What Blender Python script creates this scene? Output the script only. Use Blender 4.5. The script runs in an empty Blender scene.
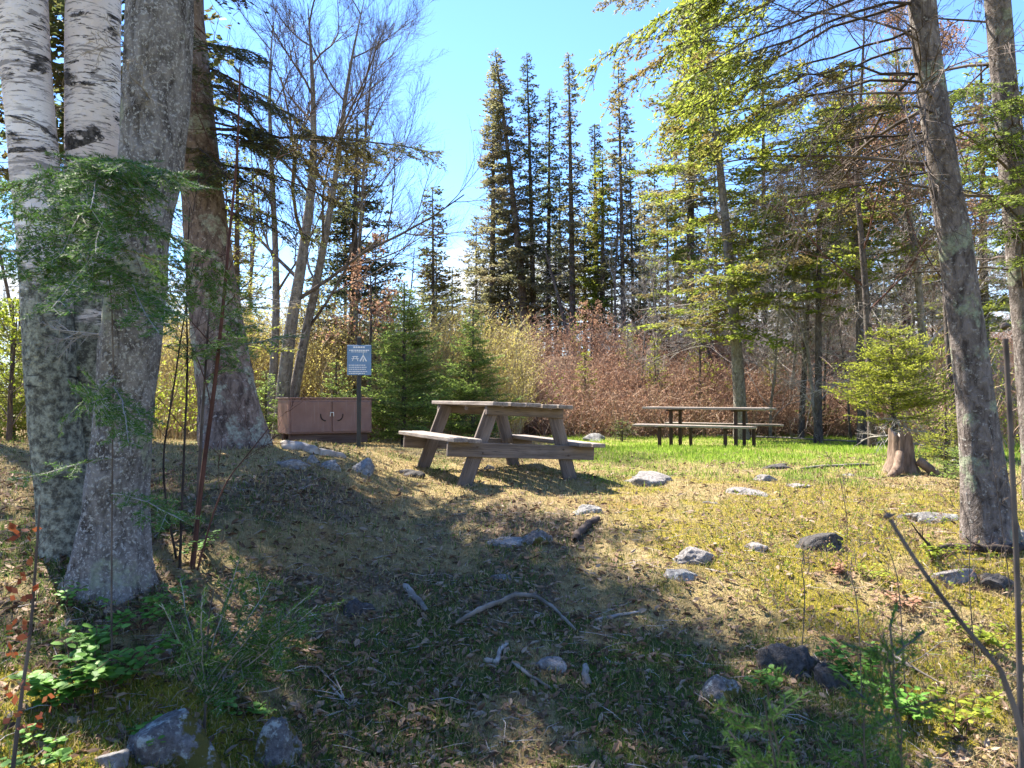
import bpy, bmesh, math, random
import numpy as np
from mathutils import Vector, Matrix, Euler

C = bpy.context.scene.collection
R_ = math.radians
F_ = 759.0
EYE = 1.65
PITCH = math.atan(15.0 / F_)
pi = math.pi

# ------------------------------------------------------------------ noise
def _h(ix, iy, iz, s):
    I = lambda q: np.asarray(q).astype(np.int64).astype(np.uint64)
    n = (I(ix) * np.uint64(374761393) + I(iy) * np.uint64(668265263) + I(iz) * np.uint64(1274126177) + np.uint64((s * 974634541) % 4294967296)) & np.uint64(0xffffffff)
    u = np.uint64; k = u(0xffffffff)
    n = ((n ^ (n >> u(13))) * u(1274126177)) & k
    n = ((n ^ (n >> u(16))) * u(2246822519)) & k
    return ((n ^ (n >> u(15))) & u(0xffffff)).astype(float) / float(0xffffff)

def vn2(x, y, s=0):
    x = np.asarray(x, float); y = np.asarray(y, float)
    ix = np.floor(x); iy = np.floor(y); fx = x - ix; fy = y - iy
    fx = fx * fx * (3 - 2 * fx); fy = fy * fy * (3 - 2 * fy); z = np.zeros_like(ix)
    a = _h(ix, iy, z, s); b = _h(ix + 1, iy, z, s); c = _h(ix, iy + 1, z, s); d = _h(ix + 1, iy + 1, z, s)
    return (a * (1 - fx) + b * fx) * (1 - fy) + (c * (1 - fx) + d * fx) * fy

def vn3(P, s=0):
    I = np.floor(P); f = P - I; f = f * f * (3 - 2 * f); r = 0
    for dx in (0, 1):
        for dy in (0, 1):
            for dz in (0, 1):
                w = (f[:, 0] if dx else 1 - f[:, 0]) * (f[:, 1] if dy else 1 - f[:, 1]) * (f[:, 2] if dz else 1 - f[:, 2])
                r = r + w * _h(I[:, 0] + dx, I[:, 1] + dy, I[:, 2] + dz, s)
    return r

def fb2(x, y, s=0, o=3):
    r = 0; a = 1.0; t = 0
    for i in range(o):
        r = r + a * vn2(x * 2 ** i, y * 2 ** i, s + i * 17); t += a; a *= .5
    return r / t

def S(t):
    t = np.clip(t, 0, 1); return t * t * (3 - 2 * t)

# ------------------------------------------------------------------ terrain
_ty = np.arange(-30, 80, .1)
_td = np.interp(_ty, [-30, -3, 0, 2, 3.3, 4, 5, 6, 7, 8, 10, 13, 15, 18, 22, 80],
                [1.9, 1.75, 1.68, 1.58, 1.47, 1.32, 1.1, .95, .87, .835, .77, .84, .965, 1.0, .92, .9])
_k = np.ones(11) / 11.
_td = np.convolve(np.pad(_td, 5, mode='edge'), _k, 'valid')

def gz(x, y):
    x = np.asarray(x, float); y = np.asarray(y, float)
    z = EYE - np.interp(y, _ty, _td)
    z = z + .36 * S((-.6 - x) / 1.6) * (.1 + .9 * S((10.5 - y) / 2.5)) * S((y + 1) / 2)
    z = z + .10 * S((-2.2 - x) / 1.5) * S((y - 10.5) / 2)
    z = z - .10 * S((x - 1.5) / 2) * S((5.5 - y) / 2.5)
    rise = (2.6 * S((x + 3.5) / 4.5) + .9 * (1 - S((x + 3.5) / 4.5)))
    z = z + rise * S((y - 20.5) / 9.5)
    z = z - 4.0 * S((y - 34) / 40)
    near = 1 - .7 * S((y - 9) / 3)
    z = z + near * (.09 * (fb2(x * .9, y * .9, 3) - .5) + .035 * (fb2(x * 4, y * 4, 9) - .5))
    z = z + .25 * (fb2(x * .25, y * .25, 5) - .5) * S((y - 20) / 6)
    return z

CAM = np.array([0, 0, EYE])
def ray(px, py):
    cx = (px - 512) / F_; cy = (384 - py) / F_
    d = np.array([cx, math.cos(PITCH) - cy * math.sin(PITCH), math.sin(PITCH) + cy * math.cos(PITCH)])
    return d / d[1]
def at(px, py, d):                      # point of the place seen at a pixel, d metres in front
    return CAM + ray(px, py) * d
def ong(px, py, d0=1.2, d1=60):         # point of the ground seen at a pixel
    r = ray(px, py); d = np.arange(d0, d1, .02)
    P = CAM + r[None] * d[:, None]
    b = np.nonzero(P[:, 2] <= gz(P[:, 0], P[:, 1]))[0]
    i = b[0] if len(b) else -1
    return np.array([P[i, 0], P[i, 1], float(gz(P[i, 0], P[i, 1]))])
def gp(px, d):                          # ground point at a column and a distance
    x = (px - 512) / F_ * d
    return np.array([x, d, float(gz(x, d))])

# ------------------------------------------------------------------ object helpers
def mesh_np(name, chunks, mats):
    """chunks: (V, F, material index[, smooth])"""
    vs = []; lv = []; lt = []; mi = []; sm = []; off = 0
    for c in chunks:
        V, Fc, m = c[0], c[1], c[2]; s = c[3] if len(c) > 3 else False
        if len(V) == 0: continue
        vs.append(V); lv.append((Fc + off).ravel()); n, k = Fc.shape
        lt.append(np.full(n, k)); mi.append(np.full(n, m)); sm.append(np.full(n, s)); off += len(V)
    me = bpy.data.meshes.new(name)
    V = np.concatenate(vs).astype(np.float32); L = np.concatenate(lv).astype(np.int32)
    T = np.concatenate(lt).astype(np.int32); St = np.concatenate([[0], np.cumsum(T)[:-1]]).astype(np.int32)
    me.vertices.add(len(V)); me.vertices.foreach_set('co', V.ravel())
    me.loops.add(len(L)); me.loops.foreach_set('vertex_index', L)
    me.polygons.add(len(T)); me.polygons.foreach_set('loop_start', St); me.polygons.foreach_set('loop_total', T)
    me.polygons.foreach_set('material_index', np.concatenate(mi).astype(np.int32))
    me.polygons.foreach_set('use_smooth', np.concatenate(sm).astype(bool))
    for m in mats: me.materials.append(m)
    me.update(calc_edges=True)
    return me

def link(name, me, parent=None, loc=None):
    o = bpy.data.objects.new(name, me); C.objects.link(o)
    if parent is not None: o.parent = parent
    if loc is not None: o.location = loc
    return o
def nobj(name, chunks, mats, parent=None, loc=None):
    return link(name, mesh_np(name, chunks, mats), parent, loc)
def tag(o, label=None, cat=None, group=None, kind=None):
    if label: o['label'] = label
    if cat: o['category'] = cat
    if group: o['group'] = group
    if kind: o['kind'] = kind
    return o
def thing(name, label, cat, loc=(0, 0, 0), rz=0, group=None):
    o = bpy.data.objects.new(name, None); C.objects.link(o); o.empty_display_size = .1
    o.location = loc; o.rotation_euler = (0, 0, rz)
    return tag(o, label, cat, group)
def dup(o, parent=None):
    c = o.copy(); C.objects.link(c)
    if parent is not None: c.parent = parent
    for ch in list(o.children): dup(ch, c)
    return c
def bobj(name, bm, mat, parent=None, loc=None, rot=None, smooth=False):
    me = bpy.data.meshes.new(name)
    bmesh.ops.recalc_face_normals(bm, faces=bm.faces)
    bm.to_mesh(me); bm.free()
    for m in (mat if isinstance(mat, list) else [mat]): me.materials.append(m)
    if smooth:
        for p in me.polygons: p.use_smooth = True
    o = link(name, me, parent, loc)
    if rot is not None: o.rotation_euler = rot
    return o
def box(bm, size, c=(0, 0, 0), rot=None, bev=.004, wob=0, rs=None):
    b = bmesh.new(); bmesh.ops.create_cube(b, size=1.0)
    for v in b.verts: v.co = Vector((v.co.x * size[0], v.co.y * size[1], v.co.z * size[2]))
    if bev: bmesh.ops.bevel(b, geom=list(b.edges), offset=bev, segments=1, affect='EDGES')
    if wob:
        for v in b.verts: v.co += Vector((rs.normal(0, wob), rs.normal(0, wob), rs.normal(0, wob)))
    M = Matrix.Translation(c) @ (rot.to_matrix().to_4x4() if rot is not None else Matrix.Identity(4))
    bmesh.ops.transform(b, matrix=M, verts=b.verts)
    t = bpy.data.meshes.new('t'); b.to_mesh(t); b.free(); bm.from_mesh(t); bpy.data.meshes.remove(t)

# ------------------------------------------------------------------ geometry kernels
def nrm(v):
    return v / np.maximum(np.linalg.norm(v, axis=-1, keepdims=True), 1e-9)

def tubes(P, R, sides=3):
    """P (n,k,3) polylines, R (n,k) radii -> V, F"""
    P = np.asarray(P, float); R = np.asarray(R, float); n, k, _ = P.shape
    D = nrm(P[:, -1] - P[:, 0]); ref = np.where(np.abs(D[:, 2:3]) > .9, np.array([[1., 0, 0]]), np.array([[0, 0, 1.]]))
    A = nrm(np.cross(D, ref)); B = np.cross(D, A)
    a = np.arange(sides) * 2 * pi / sides
    ring = np.cos(a)[None, :, None] * A[:, None] + np.sin(a)[None, :, None] * B[:, None]
    V = P[:, :, None] + R[:, :, None, None] * ring[:, None]
    i = np.arange(n)[:, None, None] * k * sides; j = np.arange(k - 1)[None, :, None] * sides; s = np.arange(sides)[None, None, :]
    s2 = (s + 1) % sides
    Fq = np.stack([i + j + s, i + j + s2, i + j + sides + s2, i + j + sides + s], -1).reshape(-1, 4)
    return V.reshape(-1, 3), Fq

def spawn(P, D, L, N, sp, f, ang, rs, s0=.12, jit=.15, droop=0., fall=.75):
    n = np.maximum(1, (L * (1 - s0) / sp).astype(int)); idx = np.repeat(np.arange(len(L)), n)
    j = np.arange(len(idx)) - np.repeat(np.cumsum(n) - n, n)
    s = s0 + (1 - s0) * (j + rs.uniform(.2, .8, len(idx))) / n[idx]
    side = np.where(j % 2 == 0, 1., -1.)[:, None]
    Sd = np.cross(N[idx], D[idx]); a = ang + rs.normal(0, .12, len(idx))
    d = np.cos(a)[:, None] * D[idx] + np.sin(a)[:, None] * side * Sd + N[idx] * rs.normal(0, jit, len(idx))[:, None]
    d[:, 2] -= droop; d = nrm(d)
    l = f * L[idx] * (1 - fall * s) * rs.uniform(.65, 1.15, len(idx))
    p = P[idx] + D[idx] * (L[idx] * s)[:, None]
    Nn = nrm(N[idx] - d * np.sum(N[idx] * d, 1, keepdims=True))
    return p, d, l, Nn, idx, s

def needles(P, D, L, N, sp, nl, nw, rs, fwd=.55, up=.25, quad=False):
    n = np.maximum(2, (L / sp).astype(int)); idx = np.repeat(np.arange(len(L)), n)
    m = len(idx); s = rs.uniform(0, 1, m); side = np.where(rs.rand(m) < .5, 1., -1.)[:, None]
    Sd = np.cross(N[idx], D[idx])
    d = nrm(fwd * D[idx] + .85 * side * Sd + N[idx] * rs.normal(up * .6, up, m)[:, None] + rs.normal(0, .12, (m, 3)))
    p = P[idx] + D[idx] * (L[idx] * s)[:, None]
    t = nrm(np.cross(d, N[idx] + rs.normal(0, .5, (m, 3))))
    l = (nl * rs.uniform(.6, 1.15, m))[:, None]; w = (nw * rs.uniform(.7, 1.2, m))[:, None]
    if quad:
        V = np.stack([p, p + d * l * .45 + t * w, p + d * l, p + d * l * .5 - t * w], 1).reshape(-1, 3)
        return V, np.arange(m * 4).reshape(-1, 4)
    V = np.stack([p - t * w, p + t * w, p + d * l], 1).reshape(-1, 3)
    return V, np.arange(m * 3).reshape(-1, 3)

def ribbons(P, D, L, W, rs, bend=0.):
    """thin tapering twigs as slim three-sided tubes"""
    n = len(L); mid = P + D * (L * .5)[:, None] + rs.normal(0, 1, (n, 3)) * (L * bend)[:, None]
    Pt = np.stack([P, mid, P + D * L[:, None]], 1); Rr = np.stack([W, W * .7, W * .25], 1)
    return tubes(Pt, Rr, 3)

def conifer_geo(seed, H, R, c0=.12, nbr=130, power=.85, rise=.1, sag=-.3, tip=.18, tw_sp=.14, tw_f=.38, cl_sp=.07,
                cl_len=.11, cl_w=.022, lean=(0, 0), rough=.35, top=.0, droop=.15, sub=False, bare_low=0., wood=.006, bulge=0., tp=.9):
    rs = np.random.RandomState(seed)
    u = (np.arange(nbr) + rs.uniform(0, 1, nbr)) / nbr
    t = c0 + (1 - c0) * u ** tp
    q = (t - c0) / (1 - c0)
    prof = (1 - q) ** power * (1 + bulge * np.sin(q * 9 + seed)) * (.55 + .45 * S(q / .12))
    L = (R * prof + top) * rs.uniform(1 - rough, 1.08, nbr) + .05
    az = rs.uniform(0, 6.2832, nbr)
    Hd = np.stack([np.cos(az), np.sin(az), 0 * az], 1)
    base = np.stack([lean[0] * t ** 1.3, lean[1] * t ** 1.3, t * H], 1)
    r1 = rise + sag * (1 - q) + rs.normal(0, .17, nbr); c1 = tip * (.5 + (1 - q))
    def pos(i, s):
        return base[i] + Hd[i] * (L[i] * s)[:, None] + np.array([0, 0, 1.]) * (L[i] * (r1[i] * s + c1[i] * s * s))[:, None]
    ss = np.array([0, .3, .65, 1.])
    P = np.stack([pos(np.arange(nbr), np.full(nbr, a)) for a in ss], 1)
    wr = wood * (.6 + L / max(R, .01)); Rr = np.stack([wr, wr * .75, wr * .45, wr * .2], 1)
    wv, wf = tubes(P, Rr, 3)
    n = np.maximum(3, (L / tw_sp * 2).astype(int)); idx = np.repeat(np.arange(nbr), n)
    m = len(idx); s = rs.uniform(.1, 1, m)
    if bare_low: # inner, older wood is bare
        s = bare_low + (1 - bare_low) * rs.uniform(0, 1, m)
    p = pos(idx, s); fwd = nrm(Hd[idx] + np.array([0, 0, 1.]) * (r1[idx] + 2 * c1[idx] * s)[:, None])
    up = nrm(np.array([[0, 0, 1.]]) - fwd * fwd[:, 2:3]); Sd = np.cross(up, fwd)
    side = np.where(rs.rand(m) < .5, 1., -1.)[:, None]; a = rs.normal(.85, .2, m)[:, None] * (s < .97)[:, None]
    d = np.cos(a) * fwd + np.sin(a) * side * Sd + rs.normal(0, .12, (m, 3)); d[:, 2] -= droop * rs.uniform(.3, 1.5, m); d = nrm(d)
    tl = tw_f * L[idx] * (1 - .6 * s) * rs.uniform(.6, 1.2, m) + .06
    N = nrm(up - d * np.sum(up * d, 1, keepdims=True))
    if sub:
        p2, d2, l2, N2, _, _ = spawn(p, d, tl, N, .1, .5, .8, rs)
        p, d, tl, N = [np.concatenate(z) for z in ((p, p2), (d, d2), (tl, l2), (N, N2))]
    tv, tf = ribbons(p, d, tl, np.full(len(tl), wood * .35), rs, .04)
    nv, nf = needles(p, d, tl, N, cl_sp, cl_len, cl_w, rs, quad=True)
    return (nv, nf, 0), (wv, wf, 1), (tv, tf, 1)

def trunk_geo(path, radii, sides=20, seed=0, flare=0., fl_h=.35, lobes=5, amp=.03, sub=6):
    """tapered trunk along a path (k,3) with bumps and root flare"""
    path = np.asarray(path, float); k = len(path)
    tt = np.linspace(0, k - 1, (k - 1) * sub + 1); P = np.stack([np.interp(tt, range(k), path[:, i]) for i in range(3)], 1)
    if k > 2:
        ker = np.ones(sub) / sub
        for i in range(3):
            e = np.convolve(np.pad(P[:, i], sub, mode='reflect', reflect_type='odd'), ker, 'same')[sub:-sub]
            P[:, i] = e
    Rr = np.interp(tt, range(k), radii)
    a = np.arange(sides) * 2 * pi / sides; V = []
    rs = np.random.RandomState(seed); ph = rs.uniform(0, 6.28)
    h = P[:, 2] - path[0, 2]
    lob = .45 + .55 * (.5 + .5 * np.cos(lobes * a + ph + 1.3 * np.sin(a * 2 + ph)))
    rr = Rr[:, None] * (1 + flare * np.exp(-np.maximum(h, 0) / fl_h)[:, None] * lob[None])
    Q = np.stack([np.cos(a)[None] * 2.2 + seed, np.sin(a)[None] * 2.2 + 0 * a[None], 0 * a[None]], -1)
    Q = np.repeat(Q, len(P), 0); Q[:, :, 2] = h[:, None] * 3
    nz = vn3(Q.reshape(-1, 3), seed).reshape(len(P), sides) - .5
    nz2 = vn3(Q.reshape(-1, 3) * 3.7, seed + 5).reshape(len(P), sides) - .5
    rr = rr * (1 + amp * 2 * nz + amp * nz2)
    V = P[:, None] + np.stack([rr * np.cos(a)[None], rr * np.sin(a)[None], 0 * rr], -1)
    n = len(P); j = np.arange(n - 1)[:, None] * sides; s = np.arange(sides)[None]; s2 = (s + 1) % sides
    Fq = np.stack([j + s, j + s2, j + sides + s2, j + sides + s], -1).reshape(-1, 4)
    return V.reshape(-1, 3), Fq

def grow(out, p, d, L, r, lev, maxlev, rs, k=5, up=.08, nch=(5, 8), ratio=.55, wob=.13, ang=(.4, .9), s_from=.25):
    p = np.array(p, float); d = nrm(np.array(d, float)); pts = [p]; dirs = [d]
    for i in range(k - 1):
        d = nrm(d + rs.normal(0, wob, 3) + np.array([0, 0, up])); p = p + d * L / (k - 1); pts.append(p); dirs.append(d)
    rad = r * np.linspace(1, .32, k)
    out.setdefault(lev, []).append((np.array(pts), rad))
    if lev >= maxlev: return
    n = rs.randint(nch[0], nch[1] + 1)
    for c in range(n):
        s = s_from + (1 - s_from) * (c + rs.rand()) / n; x = s * (k - 1); i = min(int(x), k - 2); f = x - i
        q = pts[i] * (1 - f) + pts[i + 1] * f; dl = dirs[i]
        pr = nrm(np.cross(dl, rs.normal(0, 1, 3))); a = rs.uniform(*ang)
        grow(out, q, np.cos(a) * dl + np.sin(a) * pr, L * ratio * (1.25 - .6 * s) * rs.uniform(.7, 1.15),
             max(r * (1 - .68 * s) * .62, .0022), lev + 1, maxlev, rs, k if lev < 1 else 4, up, nch, ratio, wob * 1.1, ang, .15)
def grown(out, m=0, sides=(7, 5, 4, 3, 3, 3), skip=()):
    ch = []
    for lev, l in out.items():
        if lev in skip: continue
        ks = {}
        for P, r in l: ks.setdefault(len(P), []).append((P, r))
        for g in ks.values():
            V, Fq = tubes(np.array([a for a, b in g]), np.array([b for a, b in g]), sides[lev]); ch.append((V, Fq, m, lev < 2))
    return ch

def rock_me(seed, sx, sy, sz, mat, sub=4, rough=.35, flat=.25):
    bm = bmesh.new(); bmesh.ops.create_icosphere(bm, subdivisions=sub, radius=1)
    P = np.array([v.co[:] for v in bm.verts]); n = (vn3(P * 1.1 + seed * 7.3, seed) - .5) * 2 * rough
    n2 = (vn3(P * 2.7 + seed, seed + 3) - .5) * rough * .7; n3 = (vn3(P * 7 + seed, seed + 9) - .5) * rough * .3
    n4 = (vn3(P * 16 + seed, seed + 11) - .5) * rough * .12
    # cut a few facets
    rs = np.random.RandomState(seed); Q = P * (1 + n + n2 + n3 + n4)[:, None]
    for i in range(7):
        d = nrm(rs.normal(0, 1, 3)); lim = rs.uniform(.62, .95); e = Q @ d; Q = Q - np.maximum(e - lim, 0)[:, None] * d[None] * .85
    Q = Q * np.array([sx, sy, sz])
    for v, q in zip(bm.verts, Q): v.co = q
    me = bpy.data.meshes.new('rock'); bm.to_mesh(me); bm.free(); me.materials.append(mat)
    for p in me.polygons: p.use_smooth = True
    return me

# ------------------------------------------------------------------ materials
class NT:
    def __init__(s, name):
        s.m = bpy.data.materials.new(name); s.m.use_nodes = True; s.t = s.m.node_tree; s.t.nodes.clear()
        s.out = s.n('ShaderNodeOutputMaterial')
    def n(s, t, **kw):
        x = s.t.nodes.new(t)
        for k, v in kw.items():
            if k == 'ins':
                for a, b in v.items():
                    if hasattr(b, 'is_linked') or hasattr(b, 'links'): s.t.links.new(b, x.inputs[a])
                    else: x.inputs[a].default_value = b
            else: setattr(x, k, v)
        return x
    def l(s, a, b): s.t.links.new(a, b)
    def coord(s, scale=(1, 1, 1), kind='Object'):
        c = s.n('ShaderNodeTexCoord'); m = s.n('ShaderNodeMapping'); s.l(c.outputs[kind], m.inputs[0]); m.inputs['Scale'].default_value = scale
        return m.outputs[0]
    def noise(s, vec, scale, det=4, rough=.55, dist=0):
        x = s.n('ShaderNodeTexNoise'); x.inputs['Scale'].default_value = scale; x.inputs['Detail'].default_value = det
        x.inputs['Roughness'].default_value = rough; x.inputs['Distortion'].default_value = dist
        if vec is not None: s.l(vec, x.inputs['Vector'])
        return x.outputs['Fac']
    def vor(s, vec, scale, out='Distance', feature='F1', rand=1):
        x = s.n('ShaderNodeTexVoronoi', feature=feature); x.inputs['Scale'].default_value = scale; x.inputs['Randomness'].default_value = rand
        if vec is not None: s.l(vec, x.inputs['Vector'])
        return x.outputs[out]
    def ramp(s, fac, stops, const=False):
        x = s.n('ShaderNodeValToRGB'); e = x.color_ramp.elements
        if const: x.color_ramp.interpolation = 'CONSTANT'
        while len(e) < len(stops): e.new(.5)
        for i, (p, c) in enumerate(stops):
            e[i].position = p; e[i].color = (c, c, c, 1) if not isinstance(c, tuple) else (*c, 1)
        if fac is not None: s.l(fac, x.inputs[0])
        return x.outputs[0]
    def mix(s, f, a, b, mode='MIX'):
        x = s.n('ShaderNodeMix', data_type='RGBA', blend_type=mode)
        for i, v in ((0, f), (6, a), (7, b)):
            if hasattr(v, 'links'): s.l(v, x.inputs[i])
            else: x.inputs[i].default_value = (*v, 1) if isinstance(v, tuple) else v
        return x.outputs[2]
    def math(s, op, a, b=None):
        x = s.n('ShaderNodeMath', operation=op)
        for i, v in enumerate((a, b)):
            if v is None: continue
            if hasattr(v, 'links'): s.l(v, x.inputs[i])
            else: x.inputs[i].default_value = v
        return x.outputs[0]
    def finish(s, col, rough=.85, bump=None, bstr=.5, bdist=.02, spec=.25, trans=0., metal=0.):
        b = s.n('ShaderNodeBsdfPrincipled')
        if hasattr(col, 'links'): s.l(col, b.inputs['Base Color'])
        else: b.inputs['Base Color'].default_value = (*col, 1)
        if hasattr(rough, 'links'): s.l(rough, b.inputs['Roughness'])
        else: b.inputs['Roughness'].default_value = rough
        b.inputs['Specular IOR Level'].default_value = spec; b.inputs['Metallic'].default_value = metal
        if bump is not None:
            bp = s.n('ShaderNodeBump'); bp.inputs['Strength'].default_value = bstr; bp.inputs['Distance'].default_value = bdist
            s.l(bump, bp.inputs['Height']); s.l(bp.outputs[0], b.inputs['Normal'])
        if trans:
            t = s.n('ShaderNodeBsdfTranslucent')
            if hasattr(col, 'links'): s.l(col, t.inputs['Color'])
            else: t.inputs['Color'].default_value = (*col, 1)
            mx = s.n('ShaderNodeMixShader'); mx.inputs[0].default_value = trans
            s.l(b.outputs[0], mx.inputs[1]); s.l(t.outputs[0], mx.inputs[2]); s.l(mx.outputs[0], s.out.inputs[0])
        else: s.l(b.outputs[0], s.out.inputs[0])
        return s.m

def leaf_mat(name, cols, trans=.4, rough=.6, patch=None, pscale=.8):
    """every leaf or needle its own tone out of a short range of colours; patch: whole sprays of another colour"""
    t = NT(name); g = t.n('ShaderNodeNewGeometry'); k = len(cols)
    c = t.ramp(g.outputs['Random Per Island'], [(i / (k - 1), cc) for i, cc in enumerate(cols)])
    if patch:
        f = t.ramp(t.noise(t.coord(), pscale, 2), [(.5, 0.), (.62, 1.)]); c = t.mix(f, c, patch)
    return t.finish(c, rough, trans=trans, spec=.2)

def wood_twig(name, a, b, rough=.9):
    t = NT(name); n = t.noise(t.coord(), 6, 3); return t.finish(t.mix(t.ramp(n, [(.35, 0.), (.65, 1.)]), a, b), rough, spec=.15)

def bark_lichen(name, dark, mid, lich, lich_amt=.52, pale=(.55, .55, .52), speck=.55, fine=30):
    t = NT(name); v = t.coord(); vs = t.coord((1, 1, .45))
    big = t.noise(v, 3.5, 4, .6); spk = t.noise(v, fine, 5, .7); cr = t.noise(vs, 16, 5, .7, .6)
    c = t.mix(t.ramp(cr, [(.36, 0.), (.6, 1.)]), dark, mid)
    c = t.mix(t.ramp(spk, [(speck, 0.), (speck + .07, 1.)]), c, pale)
    l = t.math('MULTIPLY', t.ramp(big, [(lich_amt, 0.), (lich_amt + .05, 1.)]), t.ramp(t.noise(v, 18, 5, .75), [(.4, 0.), (.55, 1.)]))
    lc = t.mix(t.ramp(t.noise(v, 45, 3), [(.35, 0.), (.7, 1.)]), tuple(x * .55 for x in lich), lich)
    c = t.mix(l, c, lc)
    h = t.math('ADD', t.math('MULTIPLY', cr, .8), t.math('MULTIPLY', spk, .5))
    return t.finish(c, .95, h, 1.0, .05, spec=.1)

def bark_birch(name):
    t = NT(name); v = t.coord(); h = t.coord((1, 1, 7)); g = t.coord((1, 1, 2.4))
    base = t.mix(t.ramp(t.noise(v, 3, 3), [(.3, 0.), (.7, 1.)]), (.60, .50, .46), (.80, .75, .73))
    peel = t.ramp(t.noise(h, 4.5, 5, .7, .4), [(.53, 0.), (.57, 1.)])
    lent = t.ramp(t.noise(h, 11, 3, .6, .2), [(.575, 0.), (.61, 1.)])
    dens = t.ramp(t.noise(v, 1.6, 2), [(.4, 0.), (.55, 1.)])
    c = t.mix(t.math('MULTIPLY', lent, t.math('ADD', t.math('MULTIPLY', dens, .8), .2)), base, (.05, .04, .035))
    c = t.mix(t.math('MULTIPLY', peel, dens), c, (.28, .25, .24))
    scar = t.ramp(t.noise(g, 2.6, 6, .7, .6), [(.575, 0.), (.605, 1.)])
    c = t.mix(scar, c, t.mix(t.ramp(t.noise(v, 30, 4, .7), [(.4, 0.), (.7, 1.)]), (.022, .02, .018), (.16, .14, .13)))
    # crusts of lichen grow up the foot of the trunk
    sx = t.n('ShaderNodeSeparateXYZ'); tc = t.n('ShaderNodeTexCoord'); t.l(tc.outputs['Object'], sx.inputs[0])
    zf = t.math('ADD', sx.outputs[2], t.math('MULTIPLY', t.math('SUBTRACT', t.noise(g, 3.5, 6, .75), .5), 3.0))
    lz = t.ramp(t.math('MULTIPLY', zf, .5), [(.74, 1.), (.9, 0.)])
    lc = t.mix(t.ramp(t.noise(v, 26, 6, .75), [(.42, 0.), (.62, 1.)]), (.07, .068, .055), (.33, .335, .26))
    c = t.mix(lz, c, lc)
    blk = t.ramp(t.noise(h, 1.1, 4, .6, .3), [(.6, 0.), (.63, 1.)])
    c = t.mix(t.math('MULTIPLY', blk, lz), c, (.018, .016, .015))
    hh = t.math('ADD', t.math('MULTIPLY', scar, .6), t.noise(v, 26, 5, .7))
    return t.finish(c, .8, hh, .7, .02, spec=.2)

# ------------------------------------------------------------------ zones of the ground
def zones(x, y):
    n1 = fb2(x * .7, y * .7, 21); n2 = fb2(x * 2.3, y * 2.3, 33); n3 = fb2(x * .35, y * .5, 41)
    lawn = S((y - 7.0 + 3.0 * (n2 - .5)) / 3.8) * S((x - .2 + 1.5 * (n2 - .5)) / 1.4) * S((21.5 - y) / 2) * S((n3 + n2 * .5 - .2) / .3) * (.55 + .45 * S((fb2(x * 1.6, y * 1.1, 51) - .36) / .2))
    moss = S((x - .8 - .22 * (y - 3) + 1.2 * (n1 - .5)) / .7) * S((7.2 - y) / 1.8) * S((n2 - .22) / .25)
    moss = np.maximum(moss, .62 * S((n1 * .6 + n2 * .4 - .42) / .12) * S((x - .2) / 1.0) * S((9.8 - y) / 2.5))
    moss = np.maximum(moss, S((-.7 - x) / .4) * S((3.4 - y + 1.5 * (n1 - .5)) / .5) * S((n2 - .2) / .2))
    litter = S((7.2 - y + 3 * (n1 - .5)) / 2.2) * (.35 + .65 * S((n2 - .38) / .22)) * (1 - .75 * moss)
    green = .75 * S((n1 * .5 + n2 * .5 - .45) / .14) * S((6.8 - y) / 3) * (1 - .6 * moss)
    green = np.maximum(green, 1.0 * S((4.9 - y + 2 * (n2 - .5)) / 1.3) * S((x + 1.3) / .7) * S((1.9 - x) / .7) * S((n2 - .3) / .2))
    green = np.maximum(green, .55 * S((n2 - .5) / .12) * S((y - 7) / 1))
    return lawn, moss, litter, green

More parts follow.
